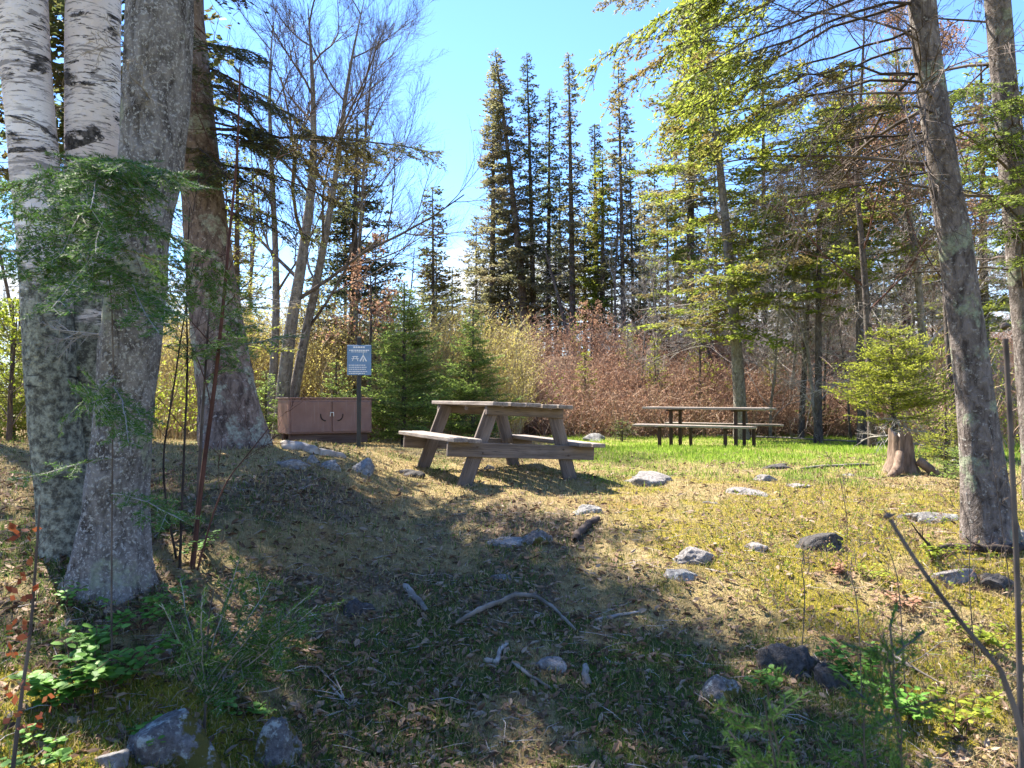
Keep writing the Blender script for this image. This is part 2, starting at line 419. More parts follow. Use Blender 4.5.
# ------------------------------------------------------------------ materials
def ground_mat():
    t = NT('ground_cover'); v = t.coord()
    A = lambda n: t.n('ShaderNodeAttribute', attribute_name=n).outputs['Fac']
    f1 = t.noise(v, 9, 6, .7); f2 = t.noise(v, 38, 5, .7); f3 = t.noise(v, 2.2, 4, .6); f4 = t.noise(v, 130, 3, .7)
    straw = t.mix(t.ramp(f2, [(.3, 0.), (.7, 1.)]), (.31, .225, .10), (.60, .48, .25))
    straw = t.mix(t.ramp(f1, [(.42, 0.), (.62, 1.)]), straw, (.36, .27, .11))
    straw = t.mix(t.ramp(f3, [(.55, 0.), (.7, .6)]), straw, (.2, .2, .055))
    straw = t.mix(t.ramp(t.noise(v, 1.3, 5, .65), [(.52, 0.), (.66, .75)]), straw, (.30, .165, .06))
    soil = t.mix(t.ramp(f2, [(.35, 0.), (.65, 1.)]), (.13, .10, .068), (.30, .23, .155))
    vc = t.vor(v, 34, 'Color'); vd = t.vor(v, 34)
    leafc = t.ramp(vc, [(.1, (.09, .055, .038)), (.4, (.19, .115, .07)), (.65, (.24, .165, .115)), (.9, (.30, .24, .19))])
    lit = t.mix(t.ramp(t.math('ADD', vd, t.math('MULTIPLY', f2, .3)), [(.38, 1.), (.6, 0.)]), soil, leafc)
    gr = t.mix(t.ramp(f2, [(.3, 0.), (.7, 1.)]), (.075, .10, .03), (.17, .20, .065))
    lawn = t.mix(t.ramp(f2, [(.3, 0.), (.7, 1.)]), (.17, .25, .025), (.33, .42, .06))
    moss = t.mix(t.ramp(f2, [(.32, 0.), (.68, 1.)]), (.19, .155, .02), (.48, .40, .05))
    def edge(a, w=.34): return t.ramp(t.math('ADD', a, t.math('MULTIPLY', t.math('SUBTRACT', f1, .5), 1.2)), [(.5 - w / 2, 0.), (.5 + w / 2, 1.)])
    c = t.mix(edge(A('litter')), straw, lit); c = t.mix(edge(A('moss')), c, moss); c = t.mix(edge(A('green')), c, gr); c = t.mix(edge(A('lawn'), .8), c, lawn)
    c = t.mix(t.ramp(f4, [(.25, .5), (.65, 0.)]), c, (.03, .022, .014))
    c = t.mix(A('bank'), c, t.mix(t.ramp(f2, [(.3, 0.), (.7, 1.)]), (.09, .06, .04), (.24, .17, .115)))
    h = t.math('ADD', t.math('ADD', f2, t.math('MULTIPLY', f1, 1.2)), t.math('MULTIPLY', f4, .5))
    return t.finish(c, .95, h, 1.0, .04, spec=.08)

def rock_mat(name, a=(.17, .165, .16), b=(.36, .34, .32), lich=(.48, .5, .45), moss=(.05, .06, .015), moss_amt=.62, lich_amt=.57):
    t = NT(name); v = t.coord(); n1 = t.noise(v, 4, 5, .65); n2 = t.noise(v, 40, 5, .75); n3 = t.noise(v, 11, 4, .6)
    c = t.mix(t.ramp(n2, [(.35, 0.), (.65, 1.)]), a, b); c = t.mix(t.ramp(n1, [(.35, .5), (.6, 0.)]), c, tuple(x * .4 for x in a))
    c = t.mix(t.ramp(t.math('ADD', t.math('MULTIPLY', n3, .45), t.math('MULTIPLY', t.noise(v, 32, 6, .8), .55)), [(lich_amt - .02, 0.), (lich_amt + .05, 1.)]), c, lich)
    c = t.mix(t.ramp(t.noise(v, 6.5, 5, .7), [(moss_amt, 0.), (moss_amt + .05, 1.)]), c, moss)
    return t.finish(c, .9, t.math('ADD', n2, n3), .9, .025, spec=.2)

def plank_mat(name, a, b, stretch=(30, 2, 30), crack=(.06, .05, .045)):
    t = NT(name); v = t.coord(stretch); w = t.coord()
    n = t.noise(v, 1, 5, .65, .3); n2 = t.noise(v, 3.2, 4, .7); m = t.noise(w, 5, 4)
    c = t.mix(t.ramp(n, [(.3, 0.), (.7, 1.)]), a, b); c = t.mix(t.ramp(n2, [(.3, .8), (.42, 0.)]), c, crack)
    c = t.mix(t.ramp(m, [(.5, 0.), (.75, .45)]), c, (.10, .085, .07))
    return t.finish(c, .9, t.math('ADD', n, n2), .6, .008, spec=.15)

M = dict(
    ground=ground_mat(),
    rock_pale=rock_mat('pale_granite', (.17, .155, .145), (.36, .33, .31), (.40, .39, .36), (.12, .11, .05), .66),
    rock_grey=rock_mat('grey_granite'),
    rock_dark=rock_mat('dark_rock', (.045, .04, .038), (.13, .12, .115), (.25, .26, .24), (.03, .035, .01), .6, .64),
    rock_lichen=rock_mat('lichen_rock', (.085, .078, .075), (.25, .23, .225), (.37, .40, .37), (.10, .085, .02), .5, .53),
    bark_grey=bark_lichen('grey_lichened_bark', (.075, .064, .058), (.30, .275, .255), (.42, .44, .32), .56, (.50, .48, .45), .53, 62),
    bark_red=bark_lichen('scaly_red_brown_bark', (.065, .047, .04), (.25, .19, .16), (.44, .46, .37), .54, (.36, .31, .28), .57, 24),
    bark_fir=bark_lichen('fir_bark', (.06, .048, .042), (.22, .185, .165), (.33, .36, .25), .56, (.34, .32, .29), .58, 26),
    bark_far=bark_lichen('far_bark', (.045, .036, .032), (.13, .105, .09), (.22, .22, .19), .6, (.2, .18, .16), .6, 12),
    bark_pale=bark_lichen('aspen_bark', (.10, .085, .07), (.27, .235, .20), (.36, .35, .28), .6, (.4, .37, .33), .6, 14),
    birch=bark_birch('white_birch_bark'),
    twig=wood_twig('twig_wood', (.05, .038, .032), (.15, .12, .10)),
    twig_red=wood_twig('red_twig_wood', (.05, .025, .02), (.13, .06, .045)),
    twig_grey=wood_twig('grey_twig_wood', (.19, .165, .15), (.42, .38, .34)),
    twig_dark=wood_twig('dark_twig_wood', (.022, .017, .015), (.075, .058, .05)),
    bleached=wood_twig('bleached_wood', (.10, .085, .07), (.27, .24, .21)),
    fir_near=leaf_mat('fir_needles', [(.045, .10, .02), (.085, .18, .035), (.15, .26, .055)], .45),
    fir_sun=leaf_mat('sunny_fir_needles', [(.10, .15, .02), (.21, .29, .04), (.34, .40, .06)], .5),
    spruce=leaf_mat('spruce_needles', [(.04, .055, .02), (.09, .11, .036), (.16, .16, .055)], .55, patch=(.11, .085, .03)),
    spruce_dark=leaf_mat('dark_spruce_needles', [(.04, .058, .026), (.08, .105, .042), (.15, .165, .075)], .6, patch=(.07, .055, .03)),
    spruce_lich=leaf_mat('grey_spruce_needles', [(.10, .105, .045), (.19, .185, .08), (.30, .28, .13)], .6, patch=(.20, .17, .095)),
    balsam=leaf_mat('balsam_needles', [(.11, .15, .02), (.22, .27, .035), (.35, .38, .06)], .55, patch=(.20, .16, .055), pscale=1.1),
    sapling=leaf_mat('young_spruce_needles', [(.11, .17, .035), (.20, .29, .06), (.33, .41, .11)], .55),
    young=leaf_mat('bright_young_spruce_needles', [(.13, .16, .02), (.25, .28, .035), (.38, .39, .06)], .5),
    straw=leaf_mat('dry_grass_blades', [(.24, .175, .08), (.38, .29, .14), (.54, .44, .24)], .3),
    grass=leaf_mat('green_grass_blades', [(.04, .08, .012), (.085, .15, .025), (.16, .23, .045)], .4),
    lawn=leaf_mat('lawn_blades', [(.13, .22, .02), (.23, .36, .04), (.37, .44, .08)], .45),
    litter=leaf_mat('dead_leaves', [(.05, .03, .02), (.14, .08, .045), (.26, .17, .11), (.31, .24, .175)], .2, .75),
    mossb=leaf_mat('moss_tufts', [(.12, .10, .012), (.26, .24, .03), (.40, .36, .05)], .3),
    herb=leaf_mat('fresh_leaves', [(.07, .17, .025), (.13, .28, .04), (.22, .40, .08)], .4, .5),
    herb_y=leaf_mat('spring_leaves', [(.14, .2, .02), (.26, .32, .035), (.40, .42, .06)], .5, .5),
    russet=leaf_mat('russet_leaves', [(.16, .035, .015), (.32, .09, .035), (.40, .15, .06)], .4, .6),
    brush=leaf_mat('red_brown_stems', [(.13, .075, .05), (.31, .195, .135), (.50, .37, .27)], .15, .8),
    brush_y=leaf_mat('tan_stems', [(.18, .12, .07), (.36, .27, .15), (.52, .43, .27)], .15, .8),
    bud_y=leaf_mat('yellow_spring_buds', [(.32, .26, .06), (.50, .43, .12), (.60, .54, .18)], .45, .6),
    bud_r=leaf_mat('red_buds', [(.22, .105, .065), (.37, .21, .135), (.48, .33, .22)], .4, .7),
    tuft=leaf_mat('tuft_green', [(.10, .15, .02), (.22, .27, .03), (.36, .38, .06)], .45),
    plank_top=plank_mat('weathered_plank', (.13, .105, .09), (.34, .295, .26), (26, 1.6, 26), (.03, .024, .02)),
    plank_leg=plank_mat('weathered_leg_timber', (.075, .057, .047), (.235, .19, .16), (26, 26, 1.6), (.03, .022, .018)),
    plank_beam=plank_mat('weathered_beam_timber', (.085, .066, .054), (.26, .21, .175), (1.6, 26, 26), (.03, .022, .018)),
    plank_far=plank_mat('grey_plank', (.17, .135, .115), (.36, .31, .27), (2, 30, 30)),
)
def flat(name, col, rough=.6, spec=.4, n=.25, sc=9, metal=0., bump=.15):
    t = NT(name); k = t.noise(t.coord(), sc, 5, .65)
    c = t.mix(t.ramp(k, [(.3, 0.), (.7, 1.)]), tuple(x * (1 - n) for x in col), tuple(min(1, x * (1 + n)) for x in col))
    return t.finish(c, rough, k, bump, .01, spec, metal=metal)
def brown_metal():
    t = NT('brown_painted_steel'); v = t.coord(); k = t.noise(v, 3, 5, .65); s = t.noise(t.coord((14, 14, 1)), 2, 4, .6); d = t.noise(v, 45, 4, .7)
    c = t.mix(t.ramp(k, [(.3, 0.), (.7, 1.)]), (.175, .088, .066), (.25, .14, .108))
    c = t.mix(t.ramp(s, [(.55, 0.), (.72, .5)]), c, (.27, .19, .16)); c = t.mix(t.ramp(d, [(.66, 0.), (.7, .8)]), c, (.07, .045, .035))
    return t.finish(c, .55, d, .1, .006, .4)
M['brown'] = brown_metal()
M['black_metal'] = flat('black_post_steel', (.02, .024, .026), .5, .4, .3, 20)
M['brown_metal_leg'] = flat('dark_brown_leg_steel', (.045, .022, .018), .6, .3, .3, 20)
M['blue'] = flat('blue_sign_paint', (.135, .245, .41), .45, .4, .12, 12)
M['white'] = flat('white_sign_paint', (.72, .75, .78), .5, .4, .08, 20)
M['steel'] = flat('bare_steel', (.62, .62, .6), .35, .5, .15, 30, .6)
M['bolt'] = flat('rusty_bolt', (.10, .075, .06), .6, .3, .3, 40, .5)
M['shadow_recess'] = flat('painted_recess_shade', (.035, .022, .018), .6, .3, .3, 30)  # near-black colour stands in for shade inside the handle recesses
M['skid'] = plank_mat('brown_skid_timber', (.075, .045, .034), (.20, .125, .095), (2, 30, 30))
M['stump'] = plank_mat('rotten_stump_wood', (.07, .045, .03), (.26, .185, .135), (22, 22, 2.5), (.09, .05, .03))

# ------------------------------------------------------------------ ground sheet
def axis(lo, hi, st, far, g):
    a = list(np.arange(lo, hi + 1e-6, st)); s = st; x = hi; up = []
    while x < far: s *= g; x += s; up.append(x)
    s = st; x = lo; dn = []
    while x > -far: s *= g; x -= s; dn.append(x)
    return np.array(dn[::-1] + a + up)
gx = np.unique(np.concatenate([axis(-13, 13, .09, 900, 1.25)])); gy = np.unique(np.concatenate([np.arange(.8, 8, .06), axis(-2, 30, .12, 900, 1.25)]))
gy = gy[np.concatenate([[True], np.diff(gy) > .02])]
X, Y = np.meshgrid(gx, gy); nx = len(gx); ny = len(gy)
Z = gz(X, Y)
Vg = np.stack([X, Y, Z], -1).reshape(-1, 3)
i0 = (np.arange(ny - 1)[:, None] * nx + np.arange(nx - 1)[None]).ravel()
ground = nobj('ground', [(Vg, np.stack([i0, i0 + 1, i0 + nx + 1, i0 + nx], -1), 0, True)], [M['ground']])
ground['kind'] = 'structure'
for nme, arr in zip(('lawn', 'moss', 'litter', 'green'), zones(Vg[:, 0], Vg[:, 1])):
    a = ground.data.attributes.new(nme, 'FLOAT', 'POINT'); a.data.foreach_set('value', arr.astype(np.float32))

a = ground.data.attributes.new('bank', 'FLOAT', 'POINT'); a.data.foreach_set('value', S((Vg[:, 1] - 19.0 - 1.5 * (fb2(Vg[:, 0], Vg[:, 1], 61) - .5)) / 1.5).astype(np.float32))

# ------------------------------------------------------------------ grass, leaf litter, moss (nobody could count them)
rsg = np.random.RandomState(5)
def scatter(n, y0, y1, p=1.25, xf=.74, mask=None):
    u = rsg.rand(n); a = 1 - p; y = (y0 ** a + u * (y1 ** a - y0 ** a)) ** (1 / a); x = rsg.uniform(-1, 1, n) * (xf * y + .3)
    if mask is not None:
        k = rsg.rand(n) < mask(x, y); x, y = x[k], y[k]
    return x, y
def blades(name, xy, h, w, lean, mat, label, wf=.0005):
    x, y = xy; n = len(x); P = np.stack([x, y, gz(x, y) - .004], 1); az = rsg.uniform(0, 6.28, n)
    hh = h * rsg.uniform(.4, 1.2, n); ww = (w + wf * y) * rsg.uniform(.6, 1.3, n); ln = np.abs(rsg.normal(0, lean, n)); a2 = rsg.uniform(0, 6.28, n)
    side = np.stack([np.cos(az), np.sin(az), 0 * az], 1) * ww[:, None] * .5
    d = nrm(np.stack([np.cos(a2) * ln, np.sin(a2) * ln, np.ones(n)], 1)) * hh[:, None]
    mid = P + d * .55 + np.array([0, 0, .12]) * hh[:, None]
    V = np.stack([P - side, P + side, mid + side * .75, P + d, mid - side * .75], 1).reshape(-1, 3)
    o = nobj(name, [(V, np.arange(n * 5).reshape(-1, 5), 0)], [mat]); o['kind'] = 'stuff'; o['label'] = label; return o
zl = lambda i: (lambda x, y: zones(x, y)[i])
blades('dry_grass', scatter(260000, 1.3, 20, 1.2, mask=lambda x, y: np.clip(.95 - zones(x, y)[0] * .7 - .45 * S((6.4 - y) / 1.6) * S((1.5 - x) / .6), 0, 1)), .048, .0011, 1.4, M['straw'], 'short dry straw coloured grass over the clearing', .00062)
blades('green_grass', scatter(220000, 1.3, 10, 1.15, mask=lambda x, y: .12 + .7 * zones(x, y)[3]), .055, .0012, .7, M['grass'], 'thin green grass growing through the leaf litter', .0006)
blades('lawn_grass', scatter(110000, 7, 22, 1.1, mask=lambda x, y: zones(x, y)[0] ** 1.5), .075, .004, .6, M['lawn'], 'bright green lawn grass around the far table')
blades('moss', scatter(120000, 1.3, 8, 1.2, mask=lambda x, y: zones(x, y)[1]), .022, .0045, .9, M['mossb'], 'yellow green moss cushions and tufts')
def leaves(name, xy, size, mat, label):
    x, y = xy; n = len(x); P = np.stack([x, y, gz(x, y) + rsg.uniform(.003, .022, n)], 1); az = rsg.uniform(0, 6.28, n)
    u = np.stack([np.cos(az), np.sin(az), rsg.normal(0, .35, n)], 1); u = nrm(u); w = nrm(np.cross(u, np.array([[0, 0, 1.]]) + rsg.normal(0, .45, (n, 3)))); up = np.cross(w, u)
    s = (size * (.4 + 1.5 * rsg.rand(n) ** 2.5) + .0006 * y)[:, None]; k = s * rsg.uniform(.28, .5, (n, 1)); c = s * rsg.normal(.12, .14, (n, 1))
    V = np.stack([P - u * s, P - u * s * .25 + w * k + up * c, P + u * s * .55 + w * k * .7 + up * c, P + u * s * 1.05, P + u * s * .5 - w * k * .75 + up * c, P - u * s * .3 - w * k * .95 + up * c], 1).reshape(-1, 3)
    b = np.arange(n)[:, None] * 6
    Fq = np.concatenate([b + np.array([[0, 1, 2, 3]]), b + np.array([[0, 3, 4, 5]])])
    o = nobj(name, [(V, Fq, 0)], [mat]); o['kind'] = 'stuff'; o['label'] = label
leaves('leaf_litter', scatter(105000, 1.3, 11, 1.25, mask=lambda x, y: np.clip(.32 + zones(x, y)[2] * .7, 0, 1) * (1 - .5 * zones(x, y)[1])), .0175, M['litter'], 'dead brown and grey leaves strewn over the shaded ground')
# fine dead twigs in the litter
def twig_litter():
    x, y = scatter(5200, 1.3, 9, 1.3, mask=lambda x, y: .25 + .7 * zones(x, y)[2]); n = len(x); az = rsg.uniform(0, 6.28, n)
    D = nrm(np.stack([np.cos(az), np.sin(az), rsg.normal(.03, .1, n)], 1)); L = rsg.uniform(.04, .2, n)
    P = np.stack([x, y, gz(x, y) + .008], 1); V, Fq = ribbons(P, D, L, np.full(n, .0022), rsg, .06)
    o = nobj('twig_debris', [(V, Fq, 0)], [M['twig_grey']]); o['kind'] = 'stuff'; o['label'] = 'fine dead twigs lying in the leaf litter'
twig_litter()

# ------------------------------------------------------------------ brush thickets (a mass of stems nobody could count)
def thicket(name, n, region, h, stem, bud, label, nb=7, budn=6, lean=.22, w=.010, budl=.05, seed=1, tw=.6):
    rs = np.random.RandomState(seed); x, y = region(rs, n); n = len(x)
    P = np.stack([x, y, gz(x, y) - .03], 1); hh = h(x, y) * rs.uniform(.5, 1.15, n)
    D = nrm(np.stack([rs.normal(0, lean, n), rs.normal(0, lean, n), np.ones(n)], 1)); N = nrm(np.cross(D, rs.normal(0, 1, (n, 3))))
    V, Fq = ribbons(P, D, hh, np.full(n, w), rs, .05)
    p2, d2, l2, N2, _, _ = spawn(P, D, hh, N, 1.0 / nb * 1.2, .40, tw, rs, .12, .8, -.05, .5)
    V2, F2 = ribbons(p2, d2, l2, np.full(len(l2), w * .55), rs, .06)
    ch = [(V, Fq, 0), (V2, F2, 0)]
    if budn:
        bv, bf = needles(p2, d2, l2, N2, 1. / budn * .45, budl, budl * .28, rs, quad=True); ch.append((bv, bf, 1))
    o = nobj(name, ch, [stem, bud]); o['kind'] = 'stuff'; o['label'] = label; return o
def reg_red(rs, n):
    px = rs.uniform(490, 1080, n); d = rs.uniform(20.8, 28.5, n); x = (px - 512) / F_ * d; d = d + .9 * (fb2(x * .5, d * .1, 77) - .5) * 2
    k = fb2(x * .7, d * .5, 83) + .32 * rs.rand(n) > .52; return x[k], d[k]
def reg_front(rs, n):
    px = rs.uniform(500, 900, n); d = rs.uniform(19.3, 22, n); x = (px - 512) / F_ * d; k = fb2(x * .8, d * .8, 78) > .47
    return x[k], d[k]
def reg_yel(rs, n):
    px = rs.uniform(150, 520, n); d = rs.uniform(16.3, 24, n); x = (px - 512) / F_ * d; return x, d
def reg_left(rs, n):
    px = rs.uniform(-60, 230, n); d = rs.uniform(11, 16, n); x = (px - 512) / F_ * d; k = fb2(x * .6, d * .6, 79) > .42; return x[k], d[k]
def reg_right(rs, n):
    px = rs.uniform(905, 1100, n); d = rs.uniform(11, 20, n); x = (px - 512) / F_ * d; k = fb2(x * .6, d * .6, 80) > .4; return x[k], d[k]
thicket('red_brush', 9500, reg_red, lambda x, y: .35 + 2.3 * fb2(x * .8, y * .8, 90), M['brush'], M['bud_r'], 'reddish brown leafless brush covering the bank behind the tables', nb=8, lean=.5, seed=11, tw=.95)
thicket('green_brush', 900, lambda rs, n: (lambda x, d: (x[fb2(x * .45, d * .3, 85) > .55], d[fb2(x * .45, d * .3, 85) > .55]))(*reg_red(rs, n)), lambda x, y: 1.0 + 1.2 * fb2(x * .6, y * .6, 97), M['brush_y'], M['herb_y'], 'scattered budding yellow green shoots among the brush on the bank', 7, 8, .35, seed=18, budl=.07)
thicket('low_brush', 2400, reg_front, lambda x, y: 1.0 + .6 * fb2(x * .7, y * .7, 91), M['brush'], M['bud_r'], 'low pinkish brush along the foot of the bank', 8, 5, .6, seed=12, tw=1.0)
thicket('yellow_brush', 2300, reg_yel, lambda x, y: 2.3 + .7 * fb2(x * .5, y * .5, 92), M['brush_y'], M['bud_y'], 'tan brush with yellow spring buds behind the brown storage box', 8, 7, .16, seed=13, budl=.045)
thicket('shrubby_undergrowth', 500, reg_left, lambda x, y: 1.1 + .9 * fb2(x * .5, y * .5, 93), M['brush_y'], M['herb_y'], 'sunlit yellow green undergrowth beyond the birch trunks', 7, 8, .3, seed=14, budl=.06)
def reg_weed(rs, n):
    y = 2.2 + 5.2 * rs.rand(n) ** 1.3; x = rs.uniform(.5, 1, n) * (.74 * y + .3); x = .9 + .2 * (y - 3) + (x - .9) * rs.rand(n) ** .7; k = (zones(x, y)[1] > .15) & (fb2(x * 2, y * 2, 81) > .36); return x[k], y[k]
thicket('green_weeds', 2600, reg_weed, lambda x, y: .10 + .12 * fb2(x * 2, y * 2, 95), M['brush_y'], M['tuft'], 'low green and yellow weeds over the sunny mossy slope', 7, 34, .5, .0016, .026, seed=16)
thicket('dry_weeds', 1500, reg_weed, lambda x, y: .13 + .2 * fb2(x * 2, y * 2, 96), M['brush'], M['bud_r'], 'dry brown weed stems over the sunny mossy slope', 7, 10, .5, .0016, .014, seed=17)
thicket('mixed_undergrowth', 650, reg_right, lambda x, y: 1.0 + 1.0 * fb2(x * .5, y * .5, 94), M['brush'], M['herb_y'], 'mixed twiggy undergrowth at the right edge of the clearing', 7, 5, .3, seed=15, budl=.045)

# ------------------------------------------------------------------ wooden A-frame picnic table
def picnic_table():
    rs = np.random.RandomState(3); cx, cy = -.205, 8.22
    t = thing('picnic_table', 'weathered wooden A-frame picnic table in the middle of the clearing, with thick cross beams', 'picnic table',
              (cx, cy, float(gz(cx, cy)) - .012))
    t.rotation_euler = (0, R_(3.1), R_(24))
    bm = bmesh.new()
    for i in range(5):
        x = -.352 + i * .176
        box(bm, (.158, 1.9 + rs.uniform(-.02, .02), .04), (x, rs.uniform(-.01, .01), .772 + rs.uniform(-.004, .004)), Euler((rs.normal(0, .003), rs.normal(0, .012), rs.normal(0, .004))), .006)
    bobj('tabletop', bm, M['plank_top'], t)
    for s in (-1, 1):
        bm = bmesh.new()
        for i in (0, 1):
            box(bm, (.142, 1.9 + rs.uniform(-.03, .02), .04), (s * (.59 + i * .15), rs.uniform(-.012, .012), .41 + rs.uniform(-.004, .003)), Euler((rs.normal(0, .004), rs.normal(0, .02), rs.normal(0, .004))), .006)
        bobj('bench_seat', bm, M['plank_top'], t)
    for e in (-1, 1):
        for s in (-1, 1):
            bm = bmesh.new(); box(bm, (.142, .04, .87), (0, 0, 0), None, .005)
            bobj('leg', bm, M['plank_leg'], t, (s * .468, e * .70, .333), (0, -s * math.atan(.24 / .72), 0))
        bm = bmesh.new(); box(bm, (1.60, .042, .142), (0, 0, 0), None, .005)
        b = bobj('seat_beam', bm, M['plank_beam'], t, (0, e * .743, .316))
        for s in (-1, 1):
            for k in (-.03, .03):
                bm = bmesh.new(); bmesh.ops.create_cone(bm, cap_ends=True, segments=10, radius1=.011, radius2=.008, depth=.012, matrix=Matrix.Rotation(e * -pi / 2, 4, 'X'))
                bobj('bolt', bm, M['bolt'], b, (s * .468 + k, e * .025, -k))
        bm = bmesh.new(); box(bm, (.84, .042, .09), (0, 0, 0), None, .005)
        bobj('top_beam', bm, M['plank_beam'], t, (0, e * .743, .705))
    bm = bmesh.new(); box(bm, (.70, .09, .04), (0, 0, .718), None, .004)
    bobj('cleat', bm, M['plank_beam'], t)
picnic_table()

def far_table():
    rs = np.random.RandomState(8); cx, cy = 3.72, 14.5
    z = EYE - 47 * 14.5 / F_
    t = thing('picnic_table', 'long picnic table on thin dark metal posts standing on the green lawn by the brush', 'picnic table', (cx, cy, float(gz(cx, cy))), R_(-40))
    bm = bmesh.new()
    for i in range(5):
        box(bm, (2.4 + rs.uniform(-.03, .03), .138, .042), (rs.uniform(-.02, .02), -.3 + i * .15, .755 + rs.uniform(-.004, .004)), Euler((rs.normal(0, .01), rs.normal(0, .003), 0)), .006)
    bobj('tabletop', bm, M['plank_far'], t)
    for s in (-1, 1):
        bm = bmesh.new()
        for i in (0, 1): box(bm, (2.4, .122, .042), (rs.uniform(-.02, .02), s * (.575 + i * .13), .435 + rs.uniform(-.004, .004)), Euler((rs.normal(0, .012), rs.normal(0, .003), 0)), .006)
        bobj('bench_seat', bm, M['plank_far'], t)
        for e in (-1, 1):
            bm = bmesh.new(); box(bm, (.055, .055, .82), (0, 0, .345), None, .004); bobj('table_post', bm, M['brown_metal_leg'], t, (e * .66, s * .19, -.03))
            bm = bmesh.new(); box(bm, (.055, .055, .50), (0, 0, .185), None, .004); bobj('bench_post', bm, M['brown_metal_leg'], t, (e * .66, s * .64, -.03))
            bm = bmesh.new(); box(bm, (.05, .26, .028), (e * .66, s * .64, .4), None, .003); bobj('bench_bracket', bm, M['brown_metal_leg'], t)
    for e in (-1, 1):
        bm = bmesh.new(); box(bm, (.05, .70, .03), (e * .66, 0, .717), None, .003); bobj('top_bracket', bm, M['brown_metal_leg'], t)
far_table()

# ------------------------------------------------------------------ brown steel storage locker
def locker():
    p = gp(325, 13.0); W, D, H = 1.42, .72, .58
    t = thing('storage_locker', 'brown steel food storage locker with two doors, raised on timber skids beside the sign', 'storage locker', p, R_(31))
    bm = bmesh.new(); box(bm, (W, D, H), (0, 0, .16 + H / 2), None, .012); b = bobj('body', bm, M['brown'], t)
    bm = bmesh.new(); box(bm, (W + .03, D + .035, .022), (0, 0, .16 + H + .013), None, .006); bobj('top_lip', bm, M['brown'], t)
    for s in (-1, 1):
        bm = bmesh.new(); box(bm, (W / 2 - .055, .018, H - .075), (0, 0, 0), None, .005)
        d = bobj('door', bm, M['brown'], t, (s * (W / 4 - .012), -D / 2 - .011, .16 + H / 2 - .005))
        bm = bmesh.new()
        for k in range(10):
            a = pi + k * pi / 9 * .5 if s < 0 else 1.5 * pi + k * pi / 9 * .5
            box(bm, (.03, .012, .018), (-s * (W / 4 - .125) + (.075 * math.cos(a) if True else 0), -.012, .0 + .095 * math.sin(a) + .03), Euler((0, -a - pi / 2, 0)), .002)
        bobj('handle', bm, M['shadow_recess'], d)  # arc of dark bars, the recess shade painted onto a flat door
    bm = bmesh.new()
    box(bm, (.012, .014, .06), (-.028, 0, 0)); box(bm, (.012, .014, .06), (.028, 0, 0)); box(bm, (.068, .014, .014), (0, 0, .034))
    bobj('latch', bm, M['steel'], t, (0, -D / 2 - .03, .16 + H * .55))
    for y in (-.22, .22):
        bm = bmesh.new(); box(bm, (W * .93, .14, .17), (0, y, .075), None, .01, .002, np.random.RandomState(1)); bobj('skid', bm, M['skid'], t)
locker()

# ------------------------------------------------------------------ blue campsite sign
def sign():
    p = gp(359, 9.75); rs = np.random.RandomState(4)
    t = thing('information_sign', 'small blue sign with white pictograms and text on a black post near the locker', 'sign', p, R_(4))
    bm = bmesh.new(); box(bm, (.05, .05, 1.56), (0, 0, .70), None, .004); bobj('post', bm, M['black_metal'], t)
    bm = bmesh.new(); box(bm, (.305, .012, .385), (0, 0, 0), None, .003); b = bobj('sign_board', bm, M['blue'], t, (.005, -.033, 1.18))
    bm = bmesh.new(); y = -.0075
    def line(z, h, x0, x1, wm=.028):
        x = x0
        while x < x1:
            L = min(rs.uniform(.012, wm), x1 - x); box(bm, (L, .003, h), (x + L / 2, y, z), None, 0); x += L + .006
    line(.165, .020, -.075, .075); line(.125, .015, -.125, .13); line(.105, .009, -.1, .1)
    for z in (-.065, -.092, -.118, -.146, -.170): line(z, .010, -.13, .13 - rs.uniform(0, .06), .035)
    # picnic table pictogram
    box(bm, (.075, .003, .010), (-.05, y, .045), None, 0); box(bm, (.095, .003, .008), (-.05, y, .018), None, 0)
    for s in (-1, 1): box(bm, (.009, .003, .062), (-.05 + s * .025, y - .001, .018), Euler((0, s * -.35, 0)), 0)
    # tent pictogram
    for s in (-1, 1): box(bm, (.016, .003, .085), (.052 + s * .020, y, .022), Euler((0, s * -.5, 0)), 0)
    box(bm, (.006, .003, .05), (.052, y - .001, .075), None, 0); box(bm, (.012, .003, .04), (.052, y - .001, .0), None, 0)
    bobj('lettering', bm, M['white'], b)
    for z in (.181, -.184):
        bm = bmesh.new(); bmesh.ops.create_cone(bm, cap_ends=True, segments=8, radius1=.008, radius2=.006, depth=.006, matrix=Matrix.Rotation(pi / 2, 4, 'X')); bobj('bolt', bm, M['steel'], b, (-.005, -.009, z))
sign()

